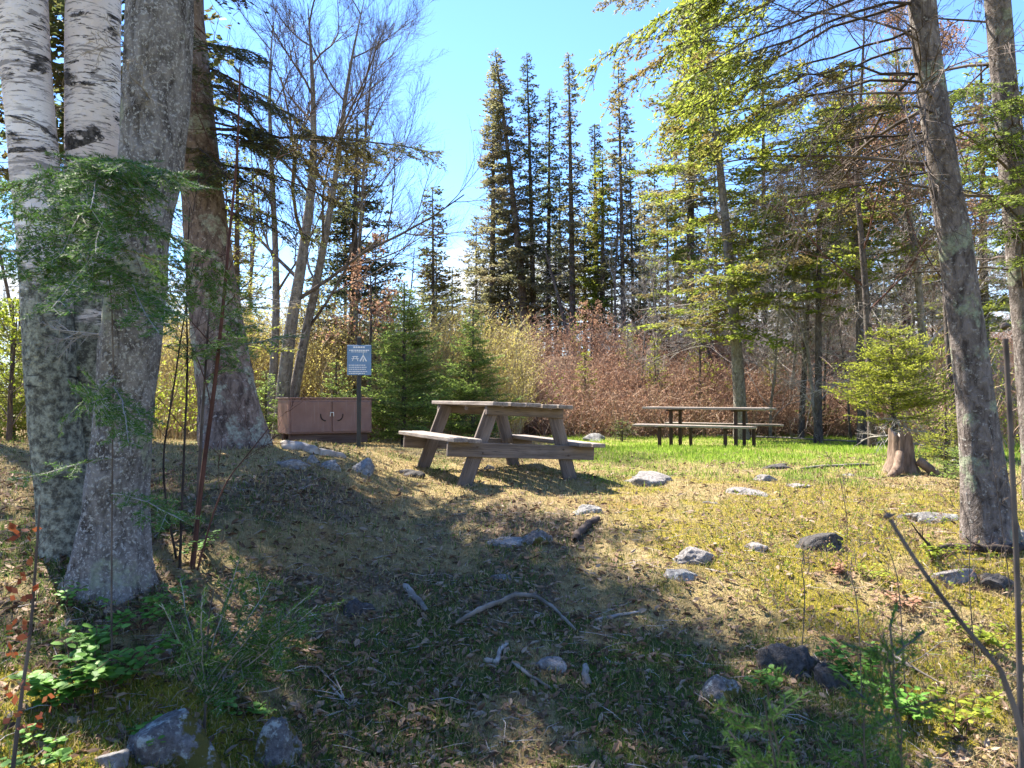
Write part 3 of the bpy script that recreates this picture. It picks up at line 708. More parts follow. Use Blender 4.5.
# ------------------------------------------------------------------ rocks, each at its own place
ROCKS = [ # px, py(base), width px, height px, material, label, depth factor
 (652, 484, 52, 22, 'rock_pale', 'broad pale granite boulder half buried in the lawn right of the wooden table', .8),
 (764, 481, 28, 12, 'rock_pale', 'small pale rock on the lawn in front of the far table', .8),
 (750, 494, 44, 9, 'rock_pale', 'flat pale stone slab just in front of the small pale lawn rock', .8),
 (800, 487, 24, 7, 'rock_pale', 'thin pale stone flush with the grass between lawn rock and stump', .9),
 (776, 468, 26, 8, 'rock_dark', 'low dark stone behind the small pale lawn rock', .8),
 (532, 545, 42, 28, 'rock_lichen', 'taller grey rock of the split pair at the shadow edge before the table', .8),
 (509, 547, 46, 14, 'rock_grey', 'low slab of the split pair of rocks at the shadow edge', .7),
 (590, 513, 40, 14, 'rock_grey', 'flat grey stone in the grass between table and jagged root', .7),
 (699, 562, 54, 22, 'rock_pale', 'pale wedge shaped rock in the sun by the shadow edge', .7),
 (677, 579, 36, 14, 'rock_grey', 'small grey stone in front of the pale wedge shaped rock', .8),
 (757, 550, 28, 10, 'rock_pale', 'small pale stone among yellow moss behind the dark boulder', .8),
 (821, 548, 46, 30, 'rock_dark', 'dark rounded boulder with dead stems at the sunny edge of the moss', .8),
 (797, 676, 84, 46, 'rock_dark', 'large dark boulder among green plants at the lower right', .8),
 (838, 690, 44, 30, 'rock_dark', 'mossy dark stone leaning against the large dark boulder', .8),
 (718, 700, 54, 30, 'rock_lichen', 'round speckled grey stone in the shaded grass beside the large dark boulder', .8),
 (502, 583, 24, 16, 'rock_lichen', 'small pointed grey stone in shade between split rocks and arched root', .8),
 (354, 614, 32, 28, 'rock_dark', 'dark upright stone in the leaf litter left of the pale wood chunk', .8),
 (551, 670, 36, 18, 'rock_pale', 'pale pinkish stone under the arched root', .7),
 (360, 472, 28, 22, 'rock_grey', 'grey rock at the foot of the sign post', .9),
 (290, 468, 44, 13, 'rock_pale', 'long pale rock by the root of the big rear trunk', .7),
 (327, 468, 26, 15, 'rock_grey', 'roundish grey rock between the long pale rock and the sign', .8),
 (311, 463, 20, 12, 'rock_pale', 'small pale rock behind the roundish grey rock', .8),
 (408, 476, 26, 9, 'rock_dark', 'low dark stone beside the far left leg of the wooden table', .8),
 (158, 767, 96, 74, 'rock_lichen', 'big lichen crusted rock in the mossy bank at the lower left', .7),
 (274, 767, 58, 66, 'rock_lichen', 'mossy grey rock right of the big lichen crusted rock', .7),
 (108, 767, 40, 26, 'rock_grey', 'low grey rock at the bottom edge in front of the big lichen crusted rock', .7),
 (932, 522, 60, 18, 'rock_grey', 'long grey stone at the foot of the right hand tree', .6),
 (1004, 540, 50, 24, 'rock_grey', 'grey block wedged against the right side of the leaning tree foot', .8),
 (960, 582, 38, 22, 'rock_pale', 'pale rounded stone on the mossy slope below the leaning tree', .8),
 (1003, 590, 42, 24, 'rock_dark', 'dark stone next to the pale rounded stone on the mossy slope', .8),
 (595, 441, 26, 10, 'rock_grey', 'distant grey rock at the end of the right bench of the wooden table', .8),
 (548, 431, 40, 12, 'rock_pale', 'distant pale rock seen between the legs of the wooden table', .8),
 (958, 466, 22, 9, 'rock_pale', 'small pale stone beside the big cut stump', .8),
 (712, 504, 18, 6, 'rock_pale', 'tiny pale stone in the dry grass left of the flat slab', .8),
 (850, 476, 16, 6, 'rock_grey', 'tiny grey stone in the lawn left of the cut stump', .8),
 (488, 470, 16, 7, 'rock_grey', 'tiny grey stone in the shade under the wooden table', .8),
]
for i, (px, py, wp, hp, mt, lab, df) in enumerate(ROCKS):
    p = ong(px, min(py, 767)); d = p[1]; sx = wp / 2 * d / F_; hh = hp * d / F_ * .95
    if py >= 760: p = p.copy()
    sx *= .9; me = rock_me(40 + i, sx * 1.12, sx * 1.12 * df, max(hh * .82, sx * .3), M[mt], 5 if wp > 40 else 4, .5)
    p = p + np.array([0, sx * df * .6, 0]); p[2] = gz(p[0], p[1]) - hh * .26
    o = link('rock', me, None, p); tag(o, lab, 'rock', 'rocks scattered over the clearing'); o.rotation_euler = (0, 0, (i * 1.7) % .8 - .4)
    o.location.z = float(p[2])

# ------------------------------------------------------------------ dead wood, roots
def stick(name, pts, r0, r1, mat, label, cat, dz=.01, sides=9, twigs=0, seed=1, amp=.12):
    P = []
    for (px, py) in pts:
        q = ong(px, py); q[2] += dz; P.append(q)
    P = np.array(P); o0 = P[0].copy()
    d = P - o0; n = len(P); tt = np.linspace(0, n - 1, (n - 1) * 6 + 1)
    Q = np.stack([np.interp(tt, range(n), d[:, i]) for i in range(3)], 1); rs = np.random.RandomState(seed)
    Q[1:-1] += rs.normal(0, r0 * amp, (len(Q) - 2, 3)); Q[:, 2] = gz(Q[:, 0] + o0[0], Q[:, 1] + o0[1]) - o0[2] + dz
    rr = np.linspace(r0, r1, len(Q)) * rs.uniform(.85, 1.15, len(Q)); rr[0] *= .55; rr[-1] *= .5
    ch = [tubes(Q[None], rr[None], sides) + (0, True)]
    if twigs:
        out = {}
        for k in range(twigs):
            i = rs.randint(2, len(Q) - 1); grow(out, Q[i], rs.normal(0, 1, 3) * [1, 1, .2] + [0, 0, .35], rs.uniform(.1, .25), r0 * .35, 0, 1, rs, 4, 0, (1, 3))
        ch += grown(out, 0, (4, 3))
    o = nobj(name, ch, [M[mat]], None, o0); return tag(o, label, cat)
stick('exposed_root', [(456, 628), (488, 612), (515, 600), (535, 602), (556, 616), (576, 636)], .018, .011, 'bleached', 'arched grey root rising from the shaded ground in front of the table', 'root', .03)
stick('wood_chunk', [(404, 588), (414, 600), (427, 613)], .026, .018, 'bleached', 'pale splintered chunk of wood lying alone in the leaf litter', 'dead wood', .012)
stick('dead_stick', [(512, 664), (530, 680), (552, 692)], .011, .006, 'bleached', 'thin pale stick below the pale pinkish stone', 'stick', .012)
stick('dead_stick', [(595, 622), (618, 618), (640, 614)], .012, .006, 'twig_grey', 'short grey stick right of the arched root', 'stick', .01)
stick('curved_root', [(484, 664), (497, 666), (500, 654), (508, 646)], .016, .010, 'twig_grey', 'small hooked root left of the thin pale stick', 'root', .012)
stick('wood_chunk', [(588, 690), (585, 678), (586, 668)], .022, .016, 'bleached', 'stubby grey wood splinter right of the pale pinkish stone', 'dead wood', .012)
stick('jagged_root', [(575, 545), (581, 535), (592, 526), (599, 522)], .030, .022, 'twig_dark', 'jagged dark root stub at the shadow edge right of the split rocks', 'root', .03, 9, 0, 4, .3)
stick('exposed_root', [(262, 440), (290, 449), (318, 455), (345, 459)], .075, .03, 'twig_grey', 'thick surface root running from the big rear trunk toward the sign', 'root', .02)
stick('fallen_branch', [(330, 690), (345, 705), (333, 676)], .008, .004, 'twig_grey', 'thin forked twig in the leaf litter at the lower left of centre', 'stick', .012, 6, 2)
stick('fallen_branch', [(1023, 553), (985, 556), (950, 552), (925, 560)], .032, .015, 'twig_dark', 'dark fallen branch across the slope below the leaning tree', 'fallen branch', .04, 8, 4, 6)
stick('fallen_branch', [(870, 466), (835, 467), (800, 470)], .022, .012, 'bleached', 'pale straight branch lying on the grass left of the cut stump', 'fallen branch', .012, 8, 0, 2, .05)
stick('thin_pole', [(716, 437), (790, 440), (884, 445)], .022, .018, 'bleached', 'long thin pale pole lying across the lawn behind the far table', 'pole', .05, 8, 0, 2, .03)
stick('dead_branch', [(880, 655), (902, 668), (940, 690)], .010, .005, 'bleached', 'bundle of pale dead twigs on the mossy slope at lower right', 'stick', .03, 6, 6, 9)

# ------------------------------------------------------------------ cut stump
def stump():
    p = ong(909, 474); t = thing('tree_stump', 'old cut stump with pale torn wood at its base below the bright young spruce', 'tree stump', p)
    k = 6; path = [(0, .15, -.04), (0, .15, .1), (0, .15, .25), (.0, .15, .40)]
    V, Fq = trunk_geo(path, [.145, .125, .12, .118], 28, 7, .8, .13, 5, .16, 5)
    n = len(V); rs = np.random.RandomState(4); V[-28:, 2] += rs.uniform(-.04, .06, 28) - .05 * np.cos(np.arange(28) * 2 * pi / 28)
    top = np.array([[0, .15, .37]]); V = np.concatenate([V, top]); ring = np.arange(n - 28, n)
    Ft = np.stack([ring, np.roll(ring, -1), np.full(28, n)], 1)
    nobj('stump_body', [(V, Fq, 0, True), (V[:0], Fq[:0], 0)], [M['stump']], t)
    nobj('cut_face', [(np.concatenate([V[n - 28:n], top]), np.stack([np.arange(28), (np.arange(28) + 1) % 28, np.full(28, 28)], 1), 0)], [M['plank_top']], t)
    ch = [tubes(np.array([[(-.08, .03, .22), (-.15, -.06, .06), (-.24, -.12, .0), (-.33, -.16, -.03)], [(.1, .0, .15), (.2, -.08, .05), (.28, -.1, 0), (.36, -.12, -.03)]]), np.array([[.05, .06, .045, .02], [.05, .05, .035, .02]]), 8) + (0, True)]
    nobj('root', ch, [M['stump']], t)
stump()

# ------------------------------------------------------------------ near trees
def tree_thing(name, label, base, group=None): return thing(name, label, 'tree', base, 0, group)
def near_trunk(name, label, pix, radii, d, bark, top, rtop, flare, seed, lobes=5, amp=.03, fl_h=.3, sides=26, group=None):
    """pix: (px,py) points from the foot upward, all about d metres away"""
    P = [at(px, py, d) for px, py in pix]; base = P[0].copy(); base[2] = min(float(gz(base[0], base[1])), base[2]); P[0] = base
    path = [p - base for p in P]; path[0][2] -= .12
    v = nrm(path[-1] - path[-2]); path = path + [path[-1] + nrm(v + [0, 0, .6]) * (top - path[-1][2])]; rad = list(radii) + [rtop]
    t = tree_thing(name, label, base, group)
    V, Fq = trunk_geo(path, rad, sides, seed, flare, fl_h, lobes, amp, 8)
    nobj('trunk', [(V, Fq, 0, True)], [M[bark]], t)
    return t, np.array(path), rad
def along(path, z):
    return np.array([np.interp(z, path[:, 2], path[:, i]) for i in range(3)])
def crown(t, path, z0, z1, R, seed, mat, woodm='twig', **kw):
    """living crown of needles set on the trunk between two heights"""
    a = along(path, z0); b = along(path, z1)
    g = conifer_geo(seed, z1, R, c0=z0 / z1, lean=(0, 0), **kw)
    ch = []
    for V, Fq, m in g:
        V = V.copy(); k = np.clip((V[:, 2:3] - z0) / (z1 - z0), 0, 1); V[:, :2] += a[:2] * (1 - k) + b[:2] * k; ch.append((V, Fq, m))
    return nobj('crown', ch, [M[mat], M[woodm]], t)

# rear big spruce with drooping boughs; its crown shades the foreground
t, pa, ra = near_trunk('spruce_tree', 'big spruce with scaly bark and wide flared foot between birch clump and brown locker',
    [(238, 446), (226, 390), (214, 300), (203, 200), (192, 90), (184, 0)], [.34, .295, .25, .22, .195, .18], 8.0, 'bark_red', 13.5, .03, .36, 21, 4, .09, .32, 44)
crown(t, pa, 4.9, 13.4, 2.2, 5, 'spruce_dark', nbr=58, power=.7, rise=.05, sag=-.38, tip=.1, tw_sp=.10, tw_f=.34, cl_sp=.05, cl_len=.085, cl_w=.016, droop=.35, wood=.011)
out = {}; rs = np.random.RandomState(77)
def spruce_boughs(t, pa, specs, mat, needle=(.017, .048, .0075), seed=7, name='low_boughs', tws=.05, bare=.15, wood=.014):
    """separate long boughs: (z on trunk, direction, length, sag)"""
    rs = np.random.RandomState(seed); Pb = []; ps = []; ds = []; ls = []; Ns = []
    for z, dr, L, sag in specs:
        p0 = along(pa, z); h = nrm(np.array(dr, float)); k = 9; s = np.linspace(0, 1, k)
        pts = p0 + h * (L * s)[:, None] + np.array([0, 0, 1.]) * (L * sag * (s ** 1.6))[:, None] + np.cumsum(rs.normal(0, .012, (k, 3)), 0) * L
        Pb.append(pts); n = int(L / tws * 2); si = bare + (1 - bare) * rs.rand(n); x = si * (k - 1.001); i = x.astype(int); f = (x - i)[:, None]
        q = pts[i] * (1 - f) + pts[i + 1] * f; fw = nrm(pts[i + 1] - pts[i]); up = nrm(np.array([[0, 0, 1.]]) - fw * fw[:, 2:3]); sd = np.cross(up, fw)
        sgn = np.where(rs.rand(n) < .5, 1., -1.)[:, None]; a = rs.normal(.8, .2, n)[:, None]
        d = np.cos(a) * fw + np.sin(a) * sgn * sd; d[:, 2] -= rs.uniform(.1, .6, n); d = nrm(d)
        ps.append(q); ds.append(d); ls.append(.30 * L * (1.05 - .75 * si) * rs.uniform(.5, 1.2, n) + .05); Ns.append(nrm(up - d * np.sum(up * d, 1, keepdims=True)))
    p, d, l, N = [np.concatenate(z) for z in (ps, ds, ls, Ns)]
    p2, d2, l2, N2, _, _ = spawn(p, d, l, N, .07, .5, .75, rs, .15, .2, .2)
    p, d, l, N = [np.concatenate(z) for z in ((p, p2), (d, d2), (l, l2), (N, N2))]
    tv, tf = ribbons(p, d, l, np.full(len(l), .003), rs, .05); nv, nf = needles(p, d, l, N, *needle, rs, quad=True)
    Rr = np.stack([np.linspace(wood * (.5 + len_ / 3), .004, 9) for len_ in [s[2] for s in specs]])
    wv, wf = tubes(np.array(Pb), Rr, 6)
    return nobj(name, [(nv, nf, 0), (wv, wf, 1, True), (tv, tf, 1)], [M[mat], M['twig_dark']], t)
spruce_boughs(t, pa, [(3.25, (.9, -.5, .1), 1.3, -.45), (3.00, (1, .2, .1), 1.7, -.35), (2.65, (.85, .5, .05), 1.3, -.35), (3.60, (.8, -.5, .1), 1.2, -.5), (2.90, (.9, -.4, .1), 1.1, -.5), (3.10, (.6, -.8, .1), 1.2, -.5), (2.50, (1, -.2, .1), 1.0, -.45), (3.45, (1, .3, .1), 1.6, -.5), (3.40, (1, -.15, .06), 2.65, -.2),
    (3.80, (1, -.6, 0), 1.6, -.4), (4.20, (.7, -.7, .1), 1.5, -.45), (2.80, (.3, -1, .1), 1.2, -.4), (4.10, (1, .1, 0), 1.5, -.55), (3.40, (-.6, -.8, 0), 1.5, -.4),
    (3.85, (.2, -1, .1), 1.8, -.4),], 'spruce', tws=.06)

# shade-giving spruces just left of the frame
for (x, y, H, R, sd, lab) in ((-6.4, 8.8, 13, 2.3, 31, 'dense spruce rising behind the two birch trunks at the left edge'), (-4.3, 4.9, 11, 1.9, 32, 'spruce just outside the left edge beside the birch clump')):
    t = tree_thing('spruce_tree', lab, (x, y, float(gz(x, y))), 'spruces left of the birch clump')
    path = np.array([(0, 0, -.1), (0, 0, 1.5), (.05, 0, H * .5), (0, .05, H)]); V, Fq = trunk_geo(path, [.2, .17, .11, .02], 14, sd, .5, .3, 5, .04, 4)
    nobj('trunk', [(V, Fq, 0, True)], [M['bark_red']], t)
    crown(t, path, 3.0 if sd == 32 else 2.6, H, R, sd, 'spruce', nbr=62, power=.75, sag=-.3, tw_sp=.13, tw_f=.36, cl_sp=.07, cl_len=.11, cl_w=.022, droop=.25, wood=.01)

# birch clump
def bare_crown(t, path, z0, z1, n, L, seed, mat, maxlev=3, up=.08, ang=(.4, .9), name='crown', r=.03, az=None, el=(.2, .9), leaf=None):
    out = {}; rs = np.random.RandomState(seed)
    for k in range(n):
        z = z0 + (z1 - z0) * (k + rs.rand()) / n; a = rs.uniform(0, 6.28) if az is None else rs.uniform(*az)
        d = np.array([math.cos(a), math.sin(a), rs.uniform(*el)]); grow(out, along(path, z), d, L * rs.uniform(.6, 1.1) * (1.1 - .5 * (z - z0) / max(z1 - z0, .1)), r * rs.uniform(.6, 1), 0, maxlev, rs, 6, up, (5, 8), .5, .12, ang)
    return nobj(name, grown(out), [M[mat]], t)
t, pa, ra = near_trunk('birch_tree', 'white birch at the far left with black scars and grey lichen on its lower trunk',
    [(76, 566), (62, 480), (51, 400), (45, 260), (31, 130), (22, 0)], [.155, .14, .132, .136, .132, .13], 4.4, 'birch', 12, .03, .45, 12, 4, .05, .2, 30, 'birches of the left clump')
bare_crown(t, pa, 5, 11.5, 9, 2.2, 4, 'twig_dark', 2)
t, pa, ra = near_trunk('birch_tree', 'white birch standing between the left birch and the grey trunk, half hidden low down',
    [(95, 560), (90, 470), (88, 380), (90, 290), (93, 150), (94, 0)], [.17, .15, .14, .14, .148, .155], 4.6, 'birch', 12, .03, .3, 14, 4, .05, .2, 30, 'birches of the left clump')
bare_crown(t, pa, 5, 11.5, 9, 2.2, 6, 'twig_dark', 2)
t, pa, ra = near_trunk('old_fir_tree', 'thick grey lichen crusted trunk in front of the birches at the left',
    [(108, 578), (114, 520), (125, 400), (137, 256), (153, 150), (160, 0)], [.195, .16, .142, .146, .152, .160], 4.0, 'bark_grey', 13, .03, .6, 15, 5, .12, .15, 54)
crown(t, pa, 5.4, 12.8, 1.6, 9, 'spruce_dark', nbr=80, power=.7, sag=-.3, tw_sp=.14, tw_f=.36, cl_sp=.08, cl_len=.12, cl_w=.024, droop=.25, wood=.01)
bare_crown(t, pa, 1.2, 4.2, 7, .55, 16, 'twig_grey', 2, 0, (.5, 1.), 'dead_twigs', .008, None, (-.3, .3))

# right hand firs
t, pa, ra = near_trunk('fir_tree', 'leaning dark fir trunk at the right with a strip of sunlight down its left side',
    [(993, 542), (986, 500), (976, 400), (957, 256), (937, 130), (920, 0)], [.18, .155, .125, .114, .1, .092], 5.5, 'bark_fir', 11, .02, .4, 17, 5, .05, .2, 34, 'tall firs at the right edge')
crown(t, pa, 4.9, 10.9, 1.9, 12, 'balsam', nbr=70, power=.7, sag=-.25, tw_sp=.14, tw_f=.36, cl_sp=.08, cl_len=.1, cl_w=.02, droop=.2, wood=.01)
bare_crown(t, pa, 2.6, 5.2, 13, 2.1, 18, 'twig', 3, -.09, (.35, .8), 'dead_branches', .017, (1.7, 4.4), (-.25, .35))
spruce_boughs(t, pa, [(3.0, (-1, .2, .15), 1.3, -.2), (3.4, (-1, -.4, .1), 1.6, -.3), (3.8, (-1, .5, .1), 1.7, -.3), (4.2, (-1, -.1, .1), 1.9, -.35), (3.2, (-.8, .8, .2), 1.3, -.2), (4.5, (-1, -.5, 0), 1.7, -.3), (2.7, (-1, .6, .1), 1.0, -.1), (3.1, (-1, -.7, .1), 1.4, -.25), (3.6, (-.9, .9, .1), 1.9, -.3), (4.0, (-1, -.3, .1), 2.1, -.4), (4.4, (-1, .3, .1), 2.2, -.45), (3.3, (-1, .1, .1), 1.9, -.3), (3.9, (-1, .8, 0), 2.2, -.3), (4.7, (-1, .1, 0), 2.4, -.5)], 'balsam', (.018, .05, .009), 23, 'green_boughs', .12, .45, .010)
t, pa, ra = near_trunk('fir_tree', 'second fir trunk cut by the right edge of the photo behind the leaning one',
    [(1046, 520), (1038, 420), (1019, 240), (1008, 120), (996, 0)], [.16, .135, .115, .105, .098], 6.6, 'bark_fir', 12, .02, .4, 19, 5, .05, .2, 30, 'tall firs at the right edge')
crown(t, pa, 5.3, 11.9, 2.0, 13, 'balsam', nbr=80, power=.7, sag=-.25, tw_sp=.14, tw_f=.36, cl_sp=.08, cl_len=.1, cl_w=.02, droop=.2, wood=.01)
bare_crown(t, pa, 1.8, 5.2, 14, 1.9, 20, 'twig', 3, -.04, (.35, .8), 'dead_branches', .016, (1.4, 4.6), (-.25, .35))
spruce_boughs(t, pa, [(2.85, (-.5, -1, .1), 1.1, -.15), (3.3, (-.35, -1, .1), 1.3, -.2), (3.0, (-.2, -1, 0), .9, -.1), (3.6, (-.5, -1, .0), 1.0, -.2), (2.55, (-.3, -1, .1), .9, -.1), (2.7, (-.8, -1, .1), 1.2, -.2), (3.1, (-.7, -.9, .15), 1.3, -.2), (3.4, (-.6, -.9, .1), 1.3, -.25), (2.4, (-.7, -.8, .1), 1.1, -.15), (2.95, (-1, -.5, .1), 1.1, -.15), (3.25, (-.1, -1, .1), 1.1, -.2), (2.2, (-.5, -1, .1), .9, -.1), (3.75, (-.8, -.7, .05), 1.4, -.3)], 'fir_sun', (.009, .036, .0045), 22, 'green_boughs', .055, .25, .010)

# ------------------------------------------------------------------ young balsam firs with separate needles, close to the camera
def fir_fan(specs, seed, sp=.0030, nl=.024, nw=.0026, twsp=.026, twf=.45, subf=.45, wood=.0035):
    """specs: (start, dir, length, sag); flat fans of twigs"""
    rs = np.random.RandomState(seed); Pb = []; A = []
    for p0, dr, L, sag in specs:
        h = nrm(np.array(dr, float)); k = 7; s = np.linspace(0, 1, k)
        pts = np.array(p0) + h * (L * s)[:, None] + np.array([0, 0, 1.]) * (L * sag * s ** 1.7)[:, None]; pts[1:] += np.cumsum(rs.normal(0, .012, (k - 1, 3)), 0) * L
        Pb.append(pts)
        for j in range(k - 1):
            v = pts[j + 1] - pts[j]; A.append((pts[j], nrm(v), np.linalg.norm(v), j / (k - 1), L))
    P = np.array([a[0] for a in A]); D = np.array([a[1] for a in A]); L = np.array([a[2] for a in A]); sj = np.array([a[3] for a in A]); LL = np.array([a[4] for a in A])
    up = np.array([[0, 0, 1.]]) + np.repeat(rs.normal(0, .42, (len(specs), 3)), 6, 0) + rs.normal(0, .25, (len(P), 3)); N = nrm(up - D * np.sum(up * D, 1, keepdims=True))
    p1, d1, l1, N1, ix, s = spawn(P, D, L, N, twsp, 1., .85, rs, 0, .25, .28, 0)
    l1 = twf * LL[ix] * (1.02 - .8 * sj[ix]) * rs.uniform(.55, 1.1, len(l1)); l1 = l1 * (.25 + .75 * S((sj[ix] - .02) / .2))
    p2, d2, l2, N2, _, _ = spawn(p1, d1, l1, N1, twsp * .9, subf, .8, rs, .15, .3, .15)
    aP, aD, aL, aN = [np.concatenate(z) for z in ((P, p1, p2), (D, d1, d2), (L, l1, l2), (N, N1, N2))]
    nv, nf = needles(aP, aD, aL, aN, sp, nl, nw, rs, .5, .22)
    tv, tf = ribbons(np.concatenate([p1, p2]), np.concatenate([d1, d2]), np.concatenate([l1, l2]), np.full(len(p1) + len(p2), .0016), rs, .03)
    wv, wf = tubes(np.array(Pb), np.stack([np.linspace(wood * (.6 + l), .0018, 7) for _, _, l, _ in specs]), 5)
    return [(nv, nf, 0), (wv, wf, 1, True), (tv, tf, 1)]
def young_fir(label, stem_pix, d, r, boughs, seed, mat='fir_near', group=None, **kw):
    P = [at(px, py, d) for px, py in stem_pix]; b = P[0].copy(); b[2] = float(gz(b[0], b[1])); path = np.array([p - b for p in P]); path[0] = (0, 0, -.05)
    t = thing('young_fir', label, 'sapling', b, 0, group)
    V, Fq = trunk_geo(path, np.linspace(r, r * .3, len(path)), 9, seed, .3, .08, 3, .05, 5); nobj('stem', [(V, Fq, 0, True)], [M['twig']], t)
    sp = []
    for bx in boughs:
        if len(bx) == 5:                                  # tip given as a pixel and a distance
            z0, tx, ty, td, sag = bx; q0 = along(path, z0); q1 = at(tx, ty, td) - b; v = q1 - q0; L = float(np.linalg.norm(v)); v = v / L; v[2] -= sag; sp.append((q0, v, L, sag))
        else: z0, dr, L, sag = bx; sp.append((along(path, z0), dr, L, sag))
    nobj('boughs', fir_fan(sp, seed, **kw), [M[mat], M['twig_grey']], t)
    return t
young_fir('young balsam fir with flat dark green boughs in front of the birch trunks', [(112, 640), (112, 480), (114, 330), (106, 240), (104, 160)], 3.2, .004,
    [(2.2, 10, 205, 3.0, -.12), (2.15, -30, 190, 3.3, -.1), (2.25, 205, 190, 3.0, -.16), (2.2, 160, 172, 3.3, -.1), (2.05, 60, 250, 2.7, -.15), (2.1, 20, 262, 2.8, -.12), (2.0, 190, 245, 2.9, -.2),
     (1.75, -20, 282, 2.9, -.12), (1.7, 40, 285, 3.4, -.1), (1.85, 250, 300, 3.4, -.12), (1.3, 60, 420, 2.9, -.12), (1.25, 132, 440, 2.8, -.12), (1.2, 100, 400, 2.7, -.1), (.95, 20, 480, 2.9, -.1), (2.1, 40, 215, 2.9, -.12), (2.2, 90, 205, 2.6, -.15), (2.15, 150, 200, 2.7, -.15), (2.05, -10, 225, 3.1, -.12), (2.3, 180, 180, 2.9, -.12), (2.1, 185, 215, 3.3, -.18), (2.0, 90, 250, 2.6, -.15), (2.35, 30, 180, 3.1, -.12), (1.9, 60, 300, 2.6, -.15), (1.8, 150, 330, 2.7, -.15), (1.85, -20, 250, 2.7, -.1), (2.25, 120, 165, 2.6, -.1), (2.3, 70, 175, 3.6, -.1),
     (1.6, 215, 290, 3.3, -.15), (.8, 190, 520, 2.9, -.1)], 51)
young_fir('slender dark fir sapling whose low bough reaches right in front of the big rear trunk', [(196, 540), (200, 450), (206, 360), (212, 270)], 4.6, .013,
    [(1.15, 300, 338, 4.6, -.05), (1.2, 262, 322, 4.9, -.08), (1.05, 160, 345, 4.5, -.1), (1.3, 255, 300, 4.2, -.1), (.95, 235, 365, 4.4, -.1), (1.4, 180, 300, 4.5, -.05), (1.1, 230, 330, 4.0, -.1)], 52)
young_fir('low fir seedling with feathery boughs spreading over the ground right of the grey trunk', [(205, 640), (208, 620), (212, 600), (216, 580)], 3.1, .005,
    [(.15, 325, 600, 2.9, -.03), (.18, 312, 585, 3.2, -.03), (.2, 270, 578, 3.3, 0), (.12, 262, 612, 2.9, -.04), (.14, 160, 600, 3.0, -.04), (.22, 180, 580, 3.2, 0), (.24, 235, 565, 3.1, 0), (.13, 310, 618, 2.95, -.04), (.16, 200, 590, 2.9, 0)], 53)
# out of focus fir tips rising at the bottom right
def tipfir(label, px0, px1, d, seed, tip, stem):
    x = (px0 - 512) / F_ * d; b = np.array([x, d, float(gz(x, d))]); q = at(tip[0], tip[1], d * 1.02) - b
    t = thing('young_fir', label, 'sapling', b, 0, 'fir tips close to the camera'); path = np.array([(0, 0, -.03), q * .5 + np.array([.02, 0, .03]), q])
    V, Fq = trunk_geo(path, [.0045, .0032, .0015], 8, seed, .1, .05, 3, .04, 5); nobj('stem', [(V, Fq, 0, True)], [M['twig']], t)
    sp = [(q * s, (math.cos(a), math.sin(a) * .8, .35), (.26 - .17 * s), .05) for s, a in [(.30, .3), (.33, 3.3), (.45, 1.5), (.5, 4.5), (.6, 2.6), (.62, 5.6), (.75, .8), (.78, 3.9), (.88, 2.), (.9, 5.), (.97, .4), (.97, 3.4)]]
    sp.append((q * .72, nrm(q), float(np.linalg.norm(q)) * .3, 0))
    nobj('boughs', fir_fan(sp, seed, sp=.002, nl=.019, nw=.0018, twsp=.02, wood=.0014), [M['fir_near'], M['twig']], t)
tipfir('blurred fir tip leaning left at the bottom edge near the round speckled stone', 850, 0, 1.25, 61, (764, 700), 0)
tipfir('blurred upright fir tip in the bottom right corner', 940, 0, 1.3, 62, (886, 640), 0)
tipfir('low blurred fir tip at the bottom edge between the two taller ones', 880, 0, 1.45, 63, (862, 724), 0)

# bare saplings and dead stems
def bare_sapling(label, pix, d, r0, r1, mat, seed, n=6, L=.5, maxlev=1, up=.05, cap=False, ds=None, group=None, cat='sapling', name='bare_sapling', s0=.3, br=.35):
    P = [at(px, py, (ds[i] if ds else d)) for i, (px, py) in enumerate(pix)]; b = P[0].copy(); b[2] = float(gz(b[0], b[1])); path = np.array([p - b for p in P]); path[0] = (0, 0, -.04)
    t = thing(name, label, cat, b, 0, group)
    V, Fq = trunk_geo(path, np.linspace(r0, r1, len(path)), 9, seed, .15, .06, 3, .06, 6)
    nobj('stem', [(V, Fq, 0, True)], [M[mat]], t); out = {}; rs = np.random.RandomState(seed)
    if n:
        for k in range(n):
            x = (s0 + (1 - s0) * (k + rs.rand()) / n) * (len(path) - 1); i = min(int(x), len(path) - 2); f = x - i; q = path[i] * (1 - f) + path[i + 1] * f
            a = rs.uniform(0, 6.28); dl = nrm(path[i + 1] - path[i]); grow(out, q, dl * .9 + np.array([math.cos(a), math.sin(a), .2]), L * rs.uniform(.5, 1.2), r0 * br * (1.1 - x / len(path)), 0, maxlev, rs, 5, up, (2, 5), .5, .1)
        nobj('twigs', grown(out, 0, (5, 4, 3, 3)), [M[mat]], t)
    if cap:
        me = rock_me(seed, r1 * 2.0, r1 * 2.0, r1 * 1.3, M['twig'], 3, .9); o = link('broken_tip', me, t, path[-1])
    return t
bare_sapling('tall dark red bare sapling with several side shoots right of the grey trunk', [(192, 526), (203, 470), (213, 400), (222, 320), (230, 230), (238, 150), (240, 60)], 4.3, .015, .005, 'twig_red', 71, 12, .7, 2)
bare_sapling('thin dark bare sapling between the grey trunk and the tall red one', [(180, 527), (184, 450), (188, 370), (186, 290), (190, 200)], 4.25, .008, .003, 'twig_dark', 72, 9, .5, 1)
bare_sapling('slanting dark shoot left of the thin bare sapling', [(178, 528), (160, 470), (172, 400), (182, 330), (196, 250)], 4.35, .007, .003, 'twig_dark', 73, 7, .45, 1)
bare_sapling('low slanting shoot leaning right from the foot of the tall red sapling', [(196, 524), (220, 488), (250, 452), (275, 420)], 4.3, .006, .003, 'twig_red', 74, 5, .3, 1)
